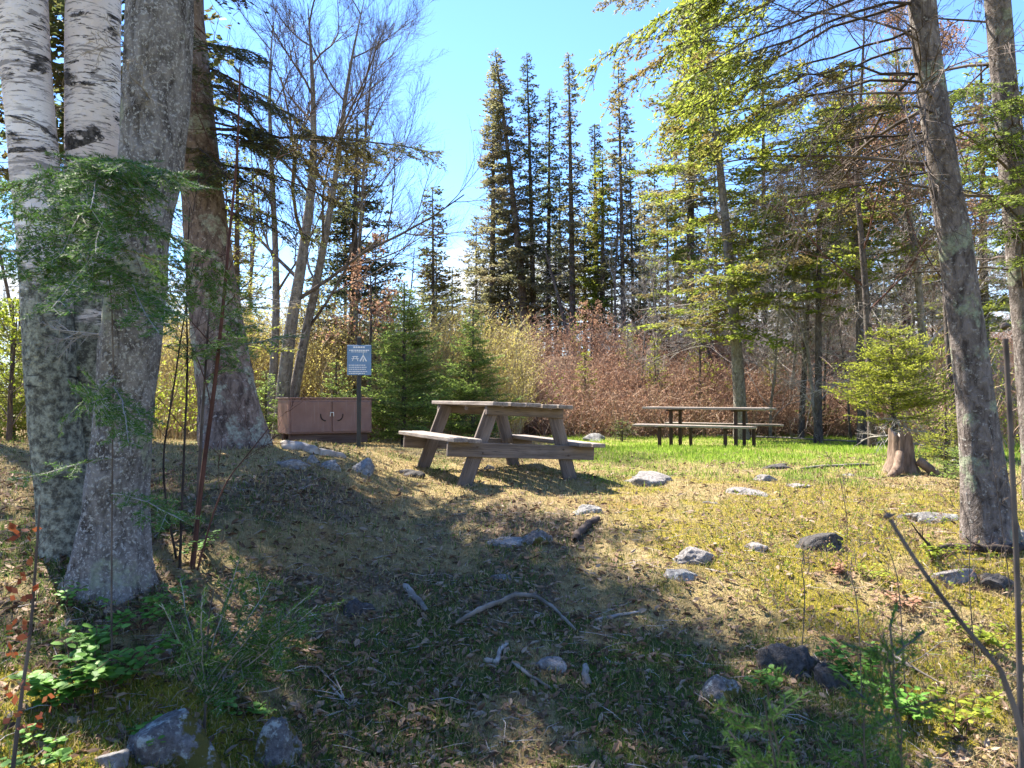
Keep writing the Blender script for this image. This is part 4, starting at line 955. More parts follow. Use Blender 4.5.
bare_sapling('snapped grey dead sapling with a rusty broken tip at the right edge', [(1024, 760), (1019, 620), (1013, 480), (1005, 326)], 1.75, .0072, .0055, 'twig', 75, 7, .07, 0, 0, True, None, None, 'dead sapling', 'dead_sapling')
bare_sapling('dark leaning twig crossing the lower right corner out of focus', [(1180, 900), (1030, 704), (960, 622), (915, 560), (888, 516)], 1.1, .0046, .0032, 'twig', 76, 44, .035, 0, 0, True, [1.0, 1.02, 1.06, 1.1, 1.12], None, 'branch', 'leaning_branch', .35, .25)
for i, (pp, dd, lab) in enumerate((
    ([(1012, 560), (1000, 510), (994, 470), (990, 430)], 4.6, 'thin grey bare shoot in front of the foot of the leaning fir'),
    ([(975, 612), (968, 570), (972, 530), (960, 500)], 3.9, 'forked bare twig on the mossy slope below the leaning fir'),
    ([(846, 552), (848, 520), (842, 490), (838, 468)], 5.3, 'upright dead weed stem beside the dark rounded boulder'),
    ([(905, 640), (900, 590), (893, 560), (884, 540)], 3.6, 'thin dead stalk above the patch of yellow moss'),
    ([(862, 640), (858, 600), (850, 575), (852, 556)], 3.5, 'dead weed stalk behind the large dark boulder'),
    ([(800, 620), (806, 590), (800, 566), (808, 548)], 3.9, 'thin dead stalk in the sunlit moss left of the dead weeds'))):
    bare_sapling(lab, pp, dd, .003, .0014, 'twig', 80 + i, 7, .14, 1, .02, name='dead_stalk', cat='stalk', group='dead stalks on the sunny slope')
bare_sapling('brown twig with russet leaves at the lower left corner', [(4, 765), (20, 705), (30, 640), (36, 560), (40, 500)], 2.3, .007, .003, 'twig', 91, 6, .14, 0)
def russet():
    rs = np.random.RandomState(5); n = 34; px = 34 + rs.normal(0, 9, n); py = rs.uniform(510, 720, n)
    P = np.array([at(a, b, 2.3 + rs.normal(0, .04)) for a, b in zip(px, py)]); o0 = P[0].copy()
    v, f = needles(P - o0 - .02, nrm(rs.normal(0, 1, (n, 3))), np.full(n, .03), nrm(rs.normal(0, 1, (n, 3))), .02, .03, .010, rs, quad=True)
    o = nobj('russet_leaves', [(v, f, 0)], [M['russet']], None, o0)
    return o
par = [o for o in C.objects if o.get('label', '').startswith('brown twig with russet')][0]
ru = russet(); ru.parent = par; ru.location = ru.location - par.location

# ------------------------------------------------------------------ leafy plants
def leafy(name, label, px, py, h, n, L, seed, mat, lsz=.03, cat='plant', group=None, lobes=True, spread=.5):
    rs = np.random.RandomState(seed); p = ong(px, py); t = thing(name, label, cat, p, 0, group); out = {}; tips = []
    Vs = []; Fs = []; k0 = 0; st = []
    for i in range(n):
        a = rs.uniform(0, 6.28); d = nrm(np.array([math.cos(a) * spread, math.sin(a) * spread, 1])); hh = h * rs.uniform(.5, 1.1); q = np.array([rs.normal(0, .03), rs.normal(0, .03), -.01])
        pts = np.array([q + d * hh * s + np.array([math.cos(a), math.sin(a), -.5]) * s * s * hh * .35 for s in np.linspace(0, 1, 5)]); st.append(pts)
        for j in range(L):
            s = rs.uniform(.35, 1); x = s * 3.99; ii = int(x); c = pts[ii] * (1 - (x - ii)) + pts[ii + 1] * (x - ii)
            for e in range(3 if lobes else 1):
                b = rs.uniform(0, 6.28) if e == 0 else b + 2.1
                u = nrm(np.array([math.cos(b), math.sin(b), rs.uniform(-.3, .4)])); w = nrm(np.cross(u, [0, 0, 1]) + rs.normal(0, .2, 3)); up = np.cross(w, u); z = lsz * rs.uniform(.6, 1.2); o = c + u * .008
                Vs += [o, o + u * z * .35 + w * z * .42 + up * z * .08, o + u * z * .75 + w * z * .45 + up * z * .06, o + u * z * 1.15 + w * z * .12, o + u * z * 1.15 - w * z * .12, o + u * z * .75 - w * z * .45 + up * z * .06, o + u * z * .35 - w * z * .42 + up * z * .08]
                Fs.append(np.arange(7) + k0); k0 += 7
    V, Fq = tubes(np.array(st), np.tile(np.linspace(.0028, .0012, 5), (n, 1)), 4)
    nobj('stems', [(V, Fq, 0)], [M['twig_red']], t); nobj('leaves', [(np.array(Vs), np.array(Fs), 0)], [M[mat]], t); return t
G = 'leafy plants of the forest floor'
for i, (px, py, h, n, L, sz, mt, lab) in enumerate((
    (70, 712, .34, 13, 9, .042, 'herb', 'bright green leafy plant with rounded lobed leaves on the mossy bank at the lower left'),
    (118, 690, .26, 9, 7, .038, 'herb', 'lobed leafy plant between the bright bank plant and the lichen crusted rock'),
    (150, 745, .15, 5, 4, .030, 'herb', 'small leafy plant in front of the big lichen crusted rock'),
    (45, 765, .16, 5, 4, .030, 'herb', 'leafy sprig at the bottom left corner'),
    (140, 628, .26, 8, 7, .032, 'herb', 'leafy shoots at the foot of the grey trunk'),
    (60, 610, .22, 5, 4, .028, 'herb', 'sparse leafy shoots left of the grey trunk foot'),
    (228, 712, .10, 4, 4, .026, 'herb', 'low leafy rosette behind the mossy grey rock'),
    (262, 716, .09, 4, 4, .026, 'herb', 'low leafy rosette above the right end of the mossy grey rock'),
    (90, 655, .24, 8, 6, .034, 'herb', 'leafy tuft behind the bright bank plant'),
    (190, 560, .26, 6, 5, .026, 'herb', 'leafy shoots under the tall red sapling'),
    (862, 690, .28, 10, 8, .030, 'herb', 'bushy green plant right of the large dark boulder'),
    (905, 720, .26, 8, 7, .030, 'herb', 'green plant below the yellow moss at lower right'),
    (770, 690, .14, 6, 5, .026, 'herb', 'small green plant at the foot of the large dark boulder'),
    (935, 560, .22, 8, 6, .026, 'herb_y', 'yellow green plant in sun below the leaning fir'),
    (985, 650, .25, 8, 7, .030, 'herb_y', 'yellow green leafy plant at the right edge of the mossy slope'),
    (955, 735, .22, 7, 6, .028, 'herb_y', 'yellow green plant near the bottom right corner'),
    (870, 580, .14, 6, 5, .022, 'herb_y', 'small sunlit plant right of the dark rounded boulder'),
    (905, 610, .16, 6, 5, .024, 'bud_r', 'low plant with reddish leaves in the sunlit moss'),
    (838, 575, .14, 7, 6, .022, 'bud_r', 'reddish plant in front of the dark rounded boulder'))):
    leafy('leafy_plant', lab, px, py, h, n, L, 200 + i, M and mt, sz, 'plant', G)

# ------------------------------------------------------------------ trees around and behind the clearing
def far_conifer(label, px, d, top_py, R, seed, mat, c0=.1, nbr=150, lean_px=0, bark='bark_far', r=None, dead=0, top_z=None, group=None, name='spruce_tree', dead_z=(.12, .5), woodm='twig', **kw):
    b = gp(px, d); H = (EYE + (399 - top_py) / F_ * d) - b[2] if top_z is None else top_z
    lean = (lean_px / F_ * d, 0); r = r or H * .0105
    t = thing(name, label, 'tree', b, 0, group)
    k = np.linspace(0, 1, 6); path = np.stack([lean[0] * k ** 1.3, lean[1] * k ** 1.3, k * H], 1); path[0, 2] = -.15
    V, Fq = trunk_geo(path, r * (1.05 - k) ** .8 + .008, 9, seed, .4, .25, 5, .04, 3); nobj('trunk', [(V, Fq, 0, True)], [M[bark]], t)
    g = conifer_geo(seed, H, R, c0=c0, nbr=nbr, lean=lean, **kw); nobj('crown', list(g), [M[mat], M[woodm]], t)
    if dead:
        rs = np.random.RandomState(seed + 1); out = {}
        for i in range(dead):
            s = rs.uniform(*dead_z); a = rs.uniform(0, 6.28); q = np.array([lean[0] * s ** 1.3, lean[1] * s ** 1.3, s * H])
            grow(out, q, (math.cos(a), math.sin(a), rs.uniform(-.35, .15)), R * rs.uniform(.5, 1.05), .012, 0, 2, rs, 5, -.04, (4, 7), .5, .1)
        nobj('dead_branches', grown(out, 0, (3, 3, 3)), [M['twig_grey']], t)
    return t, H
fk = dict(tw_sp=.11, tw_f=.42, cl_sp=.055, cl_len=.15, cl_w=.036, droop=.2, sag=-.35, rise=.05, tip=.15, power=.72, wood=.008, top=.14, tp=.72)
SK = 'tall spires on the bank behind the tables'
far_conifer('tall narrow spruce spire with a leaning lower trunk at the left of the row', 527, 33.0, 48, 1.64, 101, 'spruce_lich', 0.12, 270, -32, r=0.196, dead=22, group=SK, **dict(fk, rough=.55, bulge=.18))
far_conifer('spruce with a broad shaggy skirt of grey twigs just left of the leaning spire', 492, 34.0, 66, 1.28, 102, 'spruce_lich', 0.05, 310, 2, r=0.161, dead=30, dead_z=(.08, .6), group=SK, **dict(fk, rough=.55, bulge=.18))
far_conifer('slim straight spruce with a tufted top and long bare trunk, second spire from the left', 534, 33.5, 52, 1.02, 103, 'spruce_dark', 0.30, 178, -7, r=0.132, dead=24, dead_z=(.1, .55), group=SK, **dict(fk, rough=.55, bulge=.18))
far_conifer('shorter dark spruce whose pointed tip shows between the second and third spires', 548, 36.0, 88, 1.41, 104, 'spruce_dark', 0.15, 196, 2, r=0.138, dead=14, group=SK, **dict(fk, rough=.55, bulge=.18))
far_conifer('straight dark trunked spruce spire in the centre of the row', 573, 32.5, 52, 0.83, 105, 'spruce_lich', 0.21, 204, -4, r=0.149, dead=30, dead_z=(.08, .45), group=SK, **dict(fk, rough=.55, bulge=.18))
far_conifer('short dark spruce tip right of the central spire', 597, 35.0, 122, 0.85, 106, 'spruce_dark', 0.19, 212, -2, r=0.149, dead=16, group=SK, **dict(fk, rough=.55, bulge=.18))
far_conifer('yellowish spruce half hidden right of the central spire', 603, 33.0, 152, 1.32, 107, 'balsam', 0.12, 212, 0, r=0.127, dead=18, group=SK, **dict(fk, rough=.55, bulge=.18))
far_conifer('thin straight spruce at the right end of the row with open sky beside it', 624, 32.0, 58, 0.93, 108, 'spruce_lich', 0.22, 196, -5, r=0.115, dead=26, dead_z=(.1, .5), group=SK, **dict(fk, rough=.55, bulge=.18))
far_conifer('small spruce leaning beside the thin right hand spire', 634, 33.0, 148, 0.75, 109, 'spruce_dark', 0.15, 145, -4, r=0.081, dead=14, group=SK, **dict(fk, rough=.55, bulge=.18))
for px, d, ty, R, sd, lab in ((585, 22.5, 352, .5, 131, 'small green spruce in the brush straight above the near table'), (655, 22, 338, .6, 132, 'small green spruce in the brush left of the far table'), (700, 23, 330, .6, 133, 'small green spruce in the brush above the far table'), (775, 22, 345, .6, 134, 'small green spruce in the brush right of the far table'), (628, 25, 325, .6, 135, 'small spruce at the top of the brush below the right end of the spires')):
    far_conifer(lab, px, d, ty, R, sd, 'young', .08, 90, 0, r=.03, name='young_spruce', tw_sp=.1, tw_f=.42, cl_sp=.06, cl_len=.09, cl_w=.018, droop=.05, sag=-.1, rise=.2, tip=.05, power=.8, wood=.005)
# leaning dead trunk crossing the row
b = gp(574, 31); t = thing('dead_tree', 'bare leaning trunk crossing between the spires', 'tree', b)
V, Fq = trunk_geo([(0, 0, -.1), (-.55, .1, 2.2), (-1.3, .2, 5.0)], [.10, .075, .03], 8, 5, .3, .2); nobj('trunk', [(V, Fq, 0, True)], [M['bark_far']], t)
out = {}; rs = np.random.RandomState(9)
for i in range(16): s = rs.uniform(.2, 1); grow(out, np.array([-1.3 * s, .2 * s, 5 * s]), rs.normal(0, 1, 3) * [1, 1, .3], .8, .01, 0, 2, rs, 4, -.03, (3, 5))
nobj('branches', grown(out, 0, (3, 3, 3)), [M['twig_grey']], t)

# left side conifers
lk = dict(fk); lk.update(power=.75)
far_conifer('dark full spruce in front of the sky left of the small firs', 352, 18.5, 118, 1.55, 111, 'spruce_dark', .2, 190, 4, r=.13, dead=16, **dict(lk, cl_len=.12, cl_w=.028, tw_sp=.10))
far_conifer('thin pointed spruce standing behind the two young firs', 434, 24, 186, .95, 112, 'spruce', .05, 140, -2, r=.07, **lk)
far_conifer('slight spruce behind the right hand young fir', 452, 26, 268, .8, 113, 'spruce', .05, 90, 0, r=.05, **lk)
yk = dict(tw_sp=.055, tw_f=.42, cl_sp=.035, cl_len=.06, cl_w=.011, droop=.05, sag=-.12, rise=.2, tip=.08, power=.85, wood=.004, rough=.35)
far_conifer('larger of the two young green firs behind the table, next to the sign', 404, 14.2, 282, 1.2, 121, 'sapling', .03, 260, 0, r=.04, name='young_spruce', group='young firs behind the table', **yk)
far_conifer('smaller brighter young fir behind the table top', 473, 15, 308, 1.05, 122, 'sapling', .03, 220, 0, r=.035, name='young_spruce', group='young firs behind the table', **yk)
far_conifer('little pale fir bush left of the brown locker', 266, 14.2, 372, .55, 123, 'sapling', .05, 80, 0, r=.02, name='young_spruce', **yk)
far_conifer('small pale fir top showing above the brown locker', 336, 15.2, 362, .5, 124, 'sapling', .05, 80, 0, r=.02, name='young_spruce', **yk)
far_conifer('bright yellow green young spruce standing behind the cut stump', 894, 10.7, 326, .86, 125, 'young', .24, 120, -3, r=.03, dead=10, dead_z=(.1, .3), name='young_spruce', **dict(yk, cl_sp=.03, cl_len=.05, cl_w=.009, tw_sp=.05, rise=.2, power=.5))
far_conifer('pale little fir at the right of the cut stump', 945, 8.6, 412, .42, 126, 'young', .05, 60, 0, r=.015, name='young_spruce', **dict(yk, tw_sp=.04, cl_sp=.025, cl_len=.035, cl_w=.006))
far_conifer('small fir seedling against the leaning fir trunk', 962, 7.6, 450, .33, 127, 'sapling', .05, 50, 0, r=.012, name='young_spruce', **dict(yk, tw_sp=.035, cl_sp=.02, cl_len=.03, cl_w=.006))
far_conifer('low dark green fir bush at the far edge of the lawn', 816, 20.2, 397, .75, 128, 'sapling', .05, 90, 0, r=.02, name='young_spruce', **dict(yk, tw_sp=.09, cl_len=.08, cl_w=.018))
far_conifer('low olive fir bush right of the dark green one at the lawn edge', 846, 20.6, 404, .7, 129, 'spruce', .05, 80, 0, r=.02, name='young_spruce', **dict(yk, tw_sp=.09, cl_len=.08, cl_w=.018))
far_conifer('knee high fir seedling at the left end of the far table', 622, 17.8, 420, .35, 130, 'spruce', .05, 40, 0, r=.012, name='young_spruce', **dict(yk, tw_sp=.07, cl_len=.06, cl_w=.013))

# right side: mixed wood behind the lawn
bk = dict(tw_sp=.085, tw_f=.42, cl_sp=.05, cl_len=.11, cl_w=.028, droop=.12, sag=-.2, rise=.1, tip=.05, power=.4, wood=.009, rough=.7)
far_conifer('tall fir with bright yellow green hanging boughs and leaning trunk behind the far table', 742, 18.5, 0, 2.4, 141, 'balsam', .2, 115, -42, bark='bark_pale', r=.15, dead=22, dead_z=(.15, .6), top_z=11.5, **bk)
tf_, _h0 = far_conifer('dark tall fir behind the bright one, rising out of the top of the photo', 690, 28, 0, 2.0, 142, 'spruce_lich', .22, 170, 6, r=.16, dead=20, top_z=15.5, **dict(fk, power=.6, rough=.6))
spruce_boughs(tf_, np.array([(0, 0, 0), (0, 0, 15.)]), [(13.6, (-1, -.2, 0), 3.6, -.12), (12.2, (-1, -.5, 0), 2.2, -.3)], 'spruce_lich', (.06, .15, .028), 24, 'long_boughs', .2, .3, .02)
far_conifer('dark twiggy fir right of the leaning bright one', 765, 27, 60, 1.9, 143, 'balsam', .2, 130, 0, r=.12, dead=18, dead_z=(.1, .6), **bk)
far_conifer('shaggy fir at the centre of the right hand wood', 838, 26.5, 70, 2.3, 144, 'spruce_lich', .15, 150, 3, r=.12, dead=18, dead_z=(.08, .6), **bk)
far_conifer('fir with a leaning dark trunk near the right edge of the wood', 914, 25, 40, 2.0, 145, 'balsam', .2, 130, -16, r=.12, dead=30, dead_z=(.1, .6), **bk)
far_conifer('fir with a bare lower trunk and sunny yellow green boughs left of the leaning fir', 862, 15.5, 60, 1.7, 151, 'balsam', .42, 95, -8, r=.08, dead=12, dead_z=(.15, .45), **bk)
far_conifer('slim fir with sunny drooping boughs above the bright young spruce', 818, 17, 110, 1.5, 152, 'balsam', .38, 85, 4, r=.08, dead=12, dead_z=(.15, .45), **bk)
far_conifer('fir at the far right behind the edge trunks', 985, 17, 60, 1.8, 146, 'balsam', .2, 130, 0, r=.12, dead=26, dead_z=(.1, .6), **bk)
far_conifer('mid sized fir with sunny twigs between the bright fir and the shaggy fir', 795, 25.5, 175, 1.8, 147, 'balsam', .15, 130, 0, r=.07, dead=20, dead_z=(.1, .7), **bk)
far_conifer('left neighbour of the bright fir, a smaller fir with sunny boughs', 668, 27, 190, 1.5, 148, 'balsam', .15, 120, 0, r=.07, dead=18, dead_z=(.1, .7), **bk)
far_conifer('sunny spruce glimpsed between the big rear trunk and the pale aspens', 236, 13, 150, 1.0, 149, 'balsam', .25, 90, 0, r=.08, dead=8, **dict(bk, cl_len=.08, cl_w=.016))
far_conifer('tall spruce filling the gap behind the left trunks', 106, 9.4, 0, 1.7, 150, 'spruce', .3, 130, 0, r=.13, dead=10, top_z=11.5, **lk)
far_conifer('sunlit young spruce beyond the far left birch', 12, 12.5, 300, 1.2, 151, 'young', .05, 110, 0, r=.05, name='young_spruce', **dict(yk, tw_sp=.10, cl_len=.08, cl_w=.018))

# leafless trees
def bare_tree(label, px, d, H, r, seed, bark, twig, forks, lean=(0, 0), L=.42, maxlev=4, group=None, nch=(6, 9), up=.10, leaf=None, z0=.3, name='bare_tree', side=10, ang=(.35, .75)):
    b = gp(px, d); t = thing(name, label, 'tree', b, 0, group); rs = np.random.RandomState(seed)
    k = np.linspace(0, 1, 6); path = np.stack([lean[0] * k, lean[1] * k, k * H], 1) + np.concatenate([[[0, 0, -.15]], np.cumsum(rs.normal(0, .012 * H, (5, 3)) * [1, 1, 0], 0)])
    V, Fq = trunk_geo(path, r * (1 - k) ** .8 + .008, 10, seed, .4, .2, 5, .05, 4); nobj('trunk', [(V, Fq, 0, True)], [M[bark]], t)
    out = {}
    for i in range(forks):
        s = z0 + (.97 - z0) * (i + rs.rand()) / forks; a = i * 2.4 + rs.uniform(-.5, .5); el = rs.uniform(.5, 1.5)
        grow(out, along(path, s * H), (math.cos(a), math.sin(a), el), H * L * (1.15 - .8 * s) * rs.uniform(.7, 1.1), r * .33 * (1.1 - .75 * s), 0, maxlev - 1, rs, 6, up, nch, .55, .12, ang)
    ch = grown(out, 0, (6, 4, 3, 3, 3)); nobj('crown', ch, [M[twig]], t)
    if leaf:
        last = out[max(out)]; P = np.array([a[len(a) // 2] for a, _ in last]); D = nrm(np.array([a[-1] - a[0] for a, _ in last])); Ln = np.array([np.linalg.norm(a[-1] - a[0]) for a, _ in last])
        N = nrm(np.cross(D, rs.normal(0, 1, D.shape))); nv, nf = needles(P, D, Ln, N, .09, leaf[1], leaf[1] * .33, rs, quad=True); nobj('leaves', [(nv, nf, 0)], [M[leaf[0]]], t)
    return t
AS = 'bare aspens left of the clearing'
bare_tree('thick pale aspen forking low in front of the sky, right of the big rear trunk', 279, 15, 9.0, .15, 301, 'bark_pale', 'twig', 11, (.4, .3), .50, 4, AS, z0=.26)
bare_tree('bare aspen with the finest twigs, its crown spreading toward the open sky', 356, 17.5, 9.5, .07, 315, 'bark_pale', 'twig', 13, (.5, .2), .40, 4, AS, z0=.3)
bare_tree('slim upright aspen just left of the forking one', 268, 16, 9.5, .10, 302, 'bark_pale', 'twig', 8, (.0, .2), .36, 4, AS, z0=.3)
bare_tree('bare aspen leaning right from the same foot with a wide spray of fine twigs', 285, 15.1, 9.0, .11, 303, 'bark_pale', 'twig', 10, (1.9, .2), .48, 4, AS, z0=.24)
bare_tree('low tree with withered russet leaves at the foot of the spires', 590, 26, 2.4, .04, 316, 'bark_far', 'twig_red', 10, (.1, 0), .5, 3, None, leaf=('bud_r', .06), z0=.12)
bare_tree('small dark tree hung with reddish withered leaves left of the young firs', 368, 15.5, 3.8, .045, 304, 'bark_far', 'twig_red', 9, (-.1, 0), .42, 3, None, leaf=('bud_r', .07), z0=.3)
bare_tree('thin bare pole of a tree between the dark spruce and the young fir', 398, 21, 5.2, .04, 305, 'bark_far', 'twig_grey', 8, (.3, 0), .2, 3, None, z0=.3)
bare_tree('bare birch with fine purple twigs behind the leaning fir', 872, 14, 8.5, .075, 306, 'bark_far', 'twig_red', 11, (-.6, 0), .36, 4, 'bare trees in the right hand wood', z0=.25)
bare_tree('bare grey tree between the shaggy fir and the edge trunks', 935, 16, 9, .09, 307, 'bark_pale', 'twig_grey', 11, (-1.2, 0), .36, 4, 'bare trees in the right hand wood', z0=.2)
bare_tree('bare twiggy tree above the far table hung with dead shoots', 800, 19, 8.5, .075, 308, 'bark_far', 'twig_grey', 11, (.4, 0), .36, 4, 'bare trees in the right hand wood', z0=.2)
bare_tree('bare thin tree with reddish buds near the right edge', 955, 12.5, 7, .05, 309, 'bark_far', 'twig_red', 10, (-.6, 0), .34, 4, 'bare trees in the right hand wood', leaf=('bud_r', .04), z0=.3)
bare_tree('low leafless shrub tree in front of the shaggy fir', 818, 18, 3.8, .05, 310, 'bark_pale', 'twig_grey', 10, (-.5, 0), .55, 4, None, z0=.12, ang=(.5, 1.0))
bare_tree('pale leafless shrub left of the far table on the bank', 640, 23, 3.0, .04, 311, 'bark_pale', 'twig_grey', 9, (.2, 0), .5, 3, None, z0=.1, ang=(.5, 1.0))
bare_tree('small tree with yellow spring buds behind the brown locker', 300, 18.5, 3.4, .04, 312, 'bark_far', 'twig', 9, (.1, 0), .45, 3, None, leaf=('bud_y', .055), z0=.15)
bare_tree('second budding small tree left of the brown locker', 235, 17, 3.2, .04, 313, 'bark_far', 'twig', 9, (.1, 0), .45, 3, None, leaf=('bud_y', .055), z0=.15)
bare_tree('leafing bush at the left edge behind the birch foot', 8, 9.5, 1.7, .03, 314, 'bark_far', 'twig', 10, (.1, 0), .55, 3, None, leaf=('herb_y', .05), z0=.1)

tg = bare_tree('tangled leafless shrub at the edge of the right hand wood', 770, 19.2, 4.2, .035, 181, 'bark_pale', 'twig_grey', 12, (.3, 0), .5, 4, 'tangled leafless shrubs at the edge of the wood', z0=.08, ang=(.5, 1.0), nch=(5, 8))
tr_ = bare_tree('reddish twiggy shrub at the edge of the right hand wood', 850, 18.8, 3.6, .03, 182, 'bark_far', 'twig_red', 12, (-.3, 0), .5, 4, 'reddish twiggy shrubs at the edge of the wood', z0=.08, ang=(.5, 1.0), nch=(5, 8))
rs = np.random.RandomState(31)
for i, (px, d) in enumerate([(700, 20.6), (735, 21.5), (790, 21), (822, 19.8), (875, 20), (905, 17.5), (930, 19), (965, 15.5), (660, 22.5)]):
    o = dup(tg if i % 3 else tr_); o.location = gp(px, d); s = rs.uniform(.8, 1.45); o.scale = (s, s, s * rs.uniform(.9, 1.2)); o.rotation_euler.z = rs.uniform(0, 6.28)
sk, Hs = far_conifer('shaggy grey green spruce of middle height filling the gaps between the spires', 508, 35, 196, 1.9, 163, 'spruce_lich', .02, 190, 0, r=.1, dead=24, dead_z=(.05, .5), group='shaggy middle height spruces between the spires', **dict(fk, tw_sp=.16, cl_sp=.08, cl_len=.19, cl_w=.042))
rs = np.random.RandomState(44)
for px, d, ty in ((476, 36, 215), (528, 39, 235), (556, 38, 225), (585, 36, 205), (645, 35, 180), (436, 40, 250), (690, 37, 190), (735, 36, 200), (782, 36, 190), (826, 37, 200), (868, 35, 190), (912, 37, 180), (948, 36, 190)):
    o = dup(sk); b = gp(px, d); o.location = b; h = ((EYE + (399 - ty) / F_ * d) - b[2]) / Hs; o.scale = (rs.uniform(.8, 1.15), rs.uniform(.8, 1.15), h); o.rotation_euler.z = rs.uniform(0, 6.28)
# far forest: plain copies, nothing tells them apart
proto, Hp = far_conifer('dim spruce of the far forest seen through the trunks', 560, 38, 175, 1.5, 161, 'spruce', .1, 120, 0, r=.1, group='dim far forest spruces', **dict(fk, cl_sp=.14, cl_len=.22, cl_w=.05, tw_sp=.24))
proto2, _ = far_conifer('dim bare twigged spruce of the far forest with a thin crown', 640, 36, 190, 1.2, 162, 'spruce_lich', .3, 70, 0, r=.09, dead=14, group='thin far forest spruces', **dict(fk, cl_sp=.14, cl_len=.2, cl_w=.045, tw_sp=.24))
rs = np.random.RandomState(12)
def place(o, px, d, H_py):
    b = gp(px, d); o.location = b; h = (EYE + (399 - H_py) / F_ * d) - b[2]; return h
hp = Hp
for i, (px, d, ty) in enumerate([(505, 40, 230), (612, 41, 240), (655, 36, 170), (676, 40, 150), (716, 38, 150), (850, 37, 130), (905, 36, 130), (940, 38, 120), (1050, 38, 100),
                                 (375, 40, 240), (345, 42, 200), (318, 38, 225), (225, 34, 150), (190, 36, 120), (150, 32, 110), (20, 30, 120), (-25, 32, 110), (90, 34, 120), (250, 40, 200)]):
    o = dup(proto if i % 3 else proto2); h = place(o, px, d, ty); hs = h / Hp if i % 3 else h / _; s = rs.uniform(.85, 1.2); o.scale = (s * min(1, hs + .3), s * min(1, hs + .3), hs); o.rotation_euler.z = rs.uniform(0, 6.28)
bp = bare_tree('slender leafless trunk far back in the wood', 700, 31, 8.5, .06, 171, 'bark_far', 'twig_grey', 9, (.2, 0), .25, 3, 'slender bare trunks far back', z0=.25)
for i, (px, d) in enumerate([(330, 27), (310, 24), (420, 30), (445, 33), (383, 28), (760, 27), (830, 26), (890, 25), (960, 24), (655, 28), (615, 31), (215, 22), (250, 24), (30, 20), (130, 22)]):
    o = dup(bp); o.location = gp(px, d); s = rs.uniform(.6, 1.1) * (.55 if 380 < px < 450 else 1); o.scale = (s, s, s); o.rotation_euler = (rs.normal(0, .04), rs.normal(0, .05), rs.uniform(0, 6.28))
EXPOSURE = 2.35

# ------------------------------------------------------------------ camera, sun, sky
cd = bpy.data.cameras.new('camera'); cam = bpy.data.objects.new('camera', cd); C.objects.link(cam)
cam.location = CAM; cam.rotation_euler = (pi / 2 + PITCH, 0, 0); cd.sensor_width = 36; cd.lens = F_ / 1024 * 36; cd.clip_end = 3000; cd.clip_start = .05
cd.dof.use_dof = True; cd.dof.focus_distance = 8.0; cd.dof.aperture_fstop = 8.0
bpy.context.scene.camera = cam
SUN_EL = 53; sv = Vector((-.70 * math.cos(R_(SUN_EL)), .714 * math.cos(R_(SUN_EL)), math.sin(R_(SUN_EL))))
ld = bpy.data.lights.new('sun', 'SUN'); ld.energy = 4.7; ld.angle = R_(.53); ld.color = (1, .93, .82)
sun = bpy.data.objects.new('sun', ld); C.objects.link(sun); sun.rotation_euler = (-sv).to_track_quat('-Z', 'Y').to_euler()
sc = bpy.context.scene
w = bpy.data.worlds.new('World'); sc.world = w; w.use_nodes = True; nt = w.node_tree; nt.nodes.clear()
o = nt.nodes.new('ShaderNodeOutputWorld'); bg = nt.nodes.new('ShaderNodeBackground'); sk = nt.nodes.new('ShaderNodeTexSky')
sk.sky_type = 'NISHITA'; sk.sun_disc = False; sk.sun_elevation = R_(SUN_EL); sk.sun_rotation = math.atan2(sv.x, sv.y)
sk.air_density = 1.0; sk.dust_density = .0; sk.ozone_density = 1.5
bg.inputs[1].default_value = .115
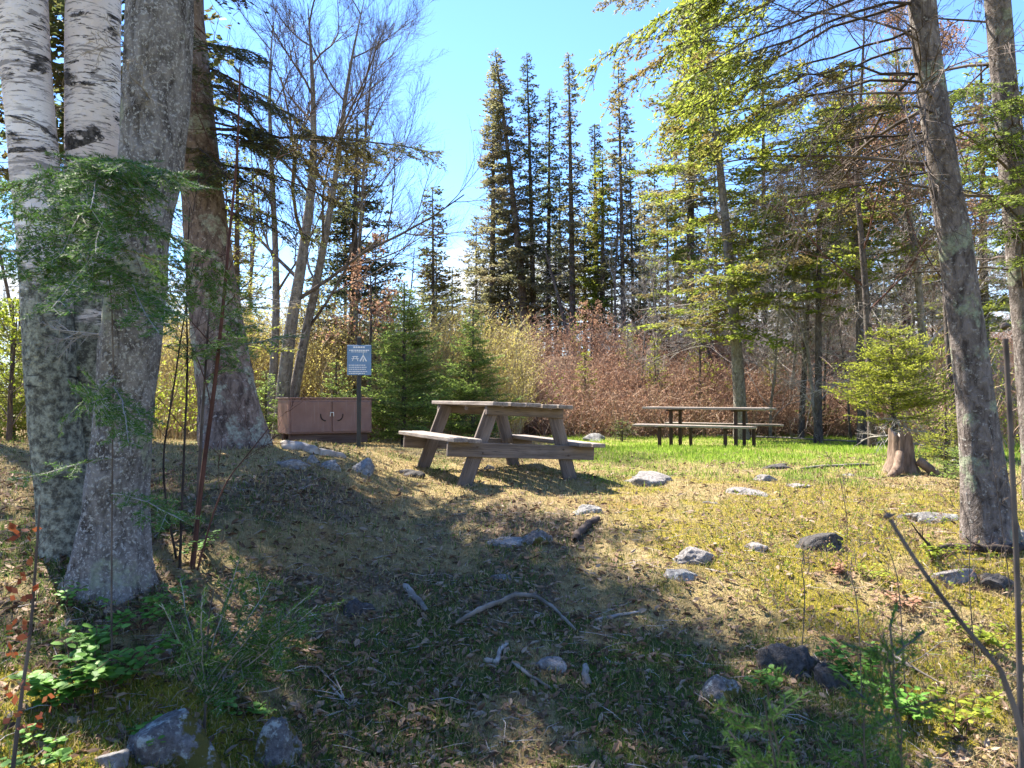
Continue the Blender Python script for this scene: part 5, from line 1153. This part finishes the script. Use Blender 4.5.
# low white spring clouds near the horizon
tc = nt.nodes.new('ShaderNodeTexCoord'); mp = nt.nodes.new('ShaderNodeMapping'); mp.inputs['Scale'].default_value = (1, 1, 2.6)
nz = nt.nodes.new('ShaderNodeTexNoise'); nz.inputs['Scale'].default_value = 3.4; nz.inputs['Detail'].default_value = 6; nz.inputs['Roughness'].default_value = .55
nt.links.new(tc.outputs['Generated'], mp.inputs[0]); nt.links.new(mp.outputs[0], nz.inputs['Vector'])
sx = nt.nodes.new('ShaderNodeSeparateXYZ'); nt.links.new(tc.outputs['Generated'], sx.inputs[0])
el = nt.nodes.new('ShaderNodeMapRange'); el.inputs[1].default_value = .14; el.inputs[2].default_value = .30; el.inputs[3].default_value = .18; el.inputs[4].default_value = -.3
nt.links.new(sx.outputs[2], el.inputs[0])
ad = nt.nodes.new('ShaderNodeMath'); ad.operation = 'ADD'; nt.links.new(nz.outputs[0], ad.inputs[0]); nt.links.new(el.outputs[0], ad.inputs[1])
rp = nt.nodes.new('ShaderNodeValToRGB'); rp.color_ramp.elements[0].position = .56; rp.color_ramp.elements[1].position = .74; nt.links.new(ad.outputs[0], rp.inputs[0])
mx = nt.nodes.new('ShaderNodeMix'); mx.data_type = 'RGBA'; mx.inputs[7].default_value = (2.5, 2.65, 2.8, 1)
nt.links.new(rp.outputs[0], mx.inputs[0]); hs = nt.nodes.new('ShaderNodeMix'); hs.data_type = 'RGBA'; hs.blend_type = 'MULTIPLY'; hs.inputs[0].default_value = 1; hs.inputs[7].default_value = (.41, .535, .73, 1); nt.links.new(sk.outputs[0], hs.inputs[6]); nt.links.new(hs.outputs[2], mx.inputs[6])
nt.links.new(mx.outputs[2], bg.inputs[0]); nt.links.new(bg.outputs[0], o.inputs[0])
sc.view_settings.view_transform = 'Standard'; sc.view_settings.look = 'None'; sc.view_settings.exposure = EXPOSURE; sc.view_settings.gamma = 1
sc.cycles.max_bounces = 7; sc.cycles.diffuse_bounces = 3; sc.cycles.glossy_bounces = 2; sc.cycles.transmission_bounces = 4; sc.cycles.transparent_max_bounces = 8
sc.cycles.use_denoising = True
try: sc.cycles.sample_clamp_indirect = 6
except Exception: pass
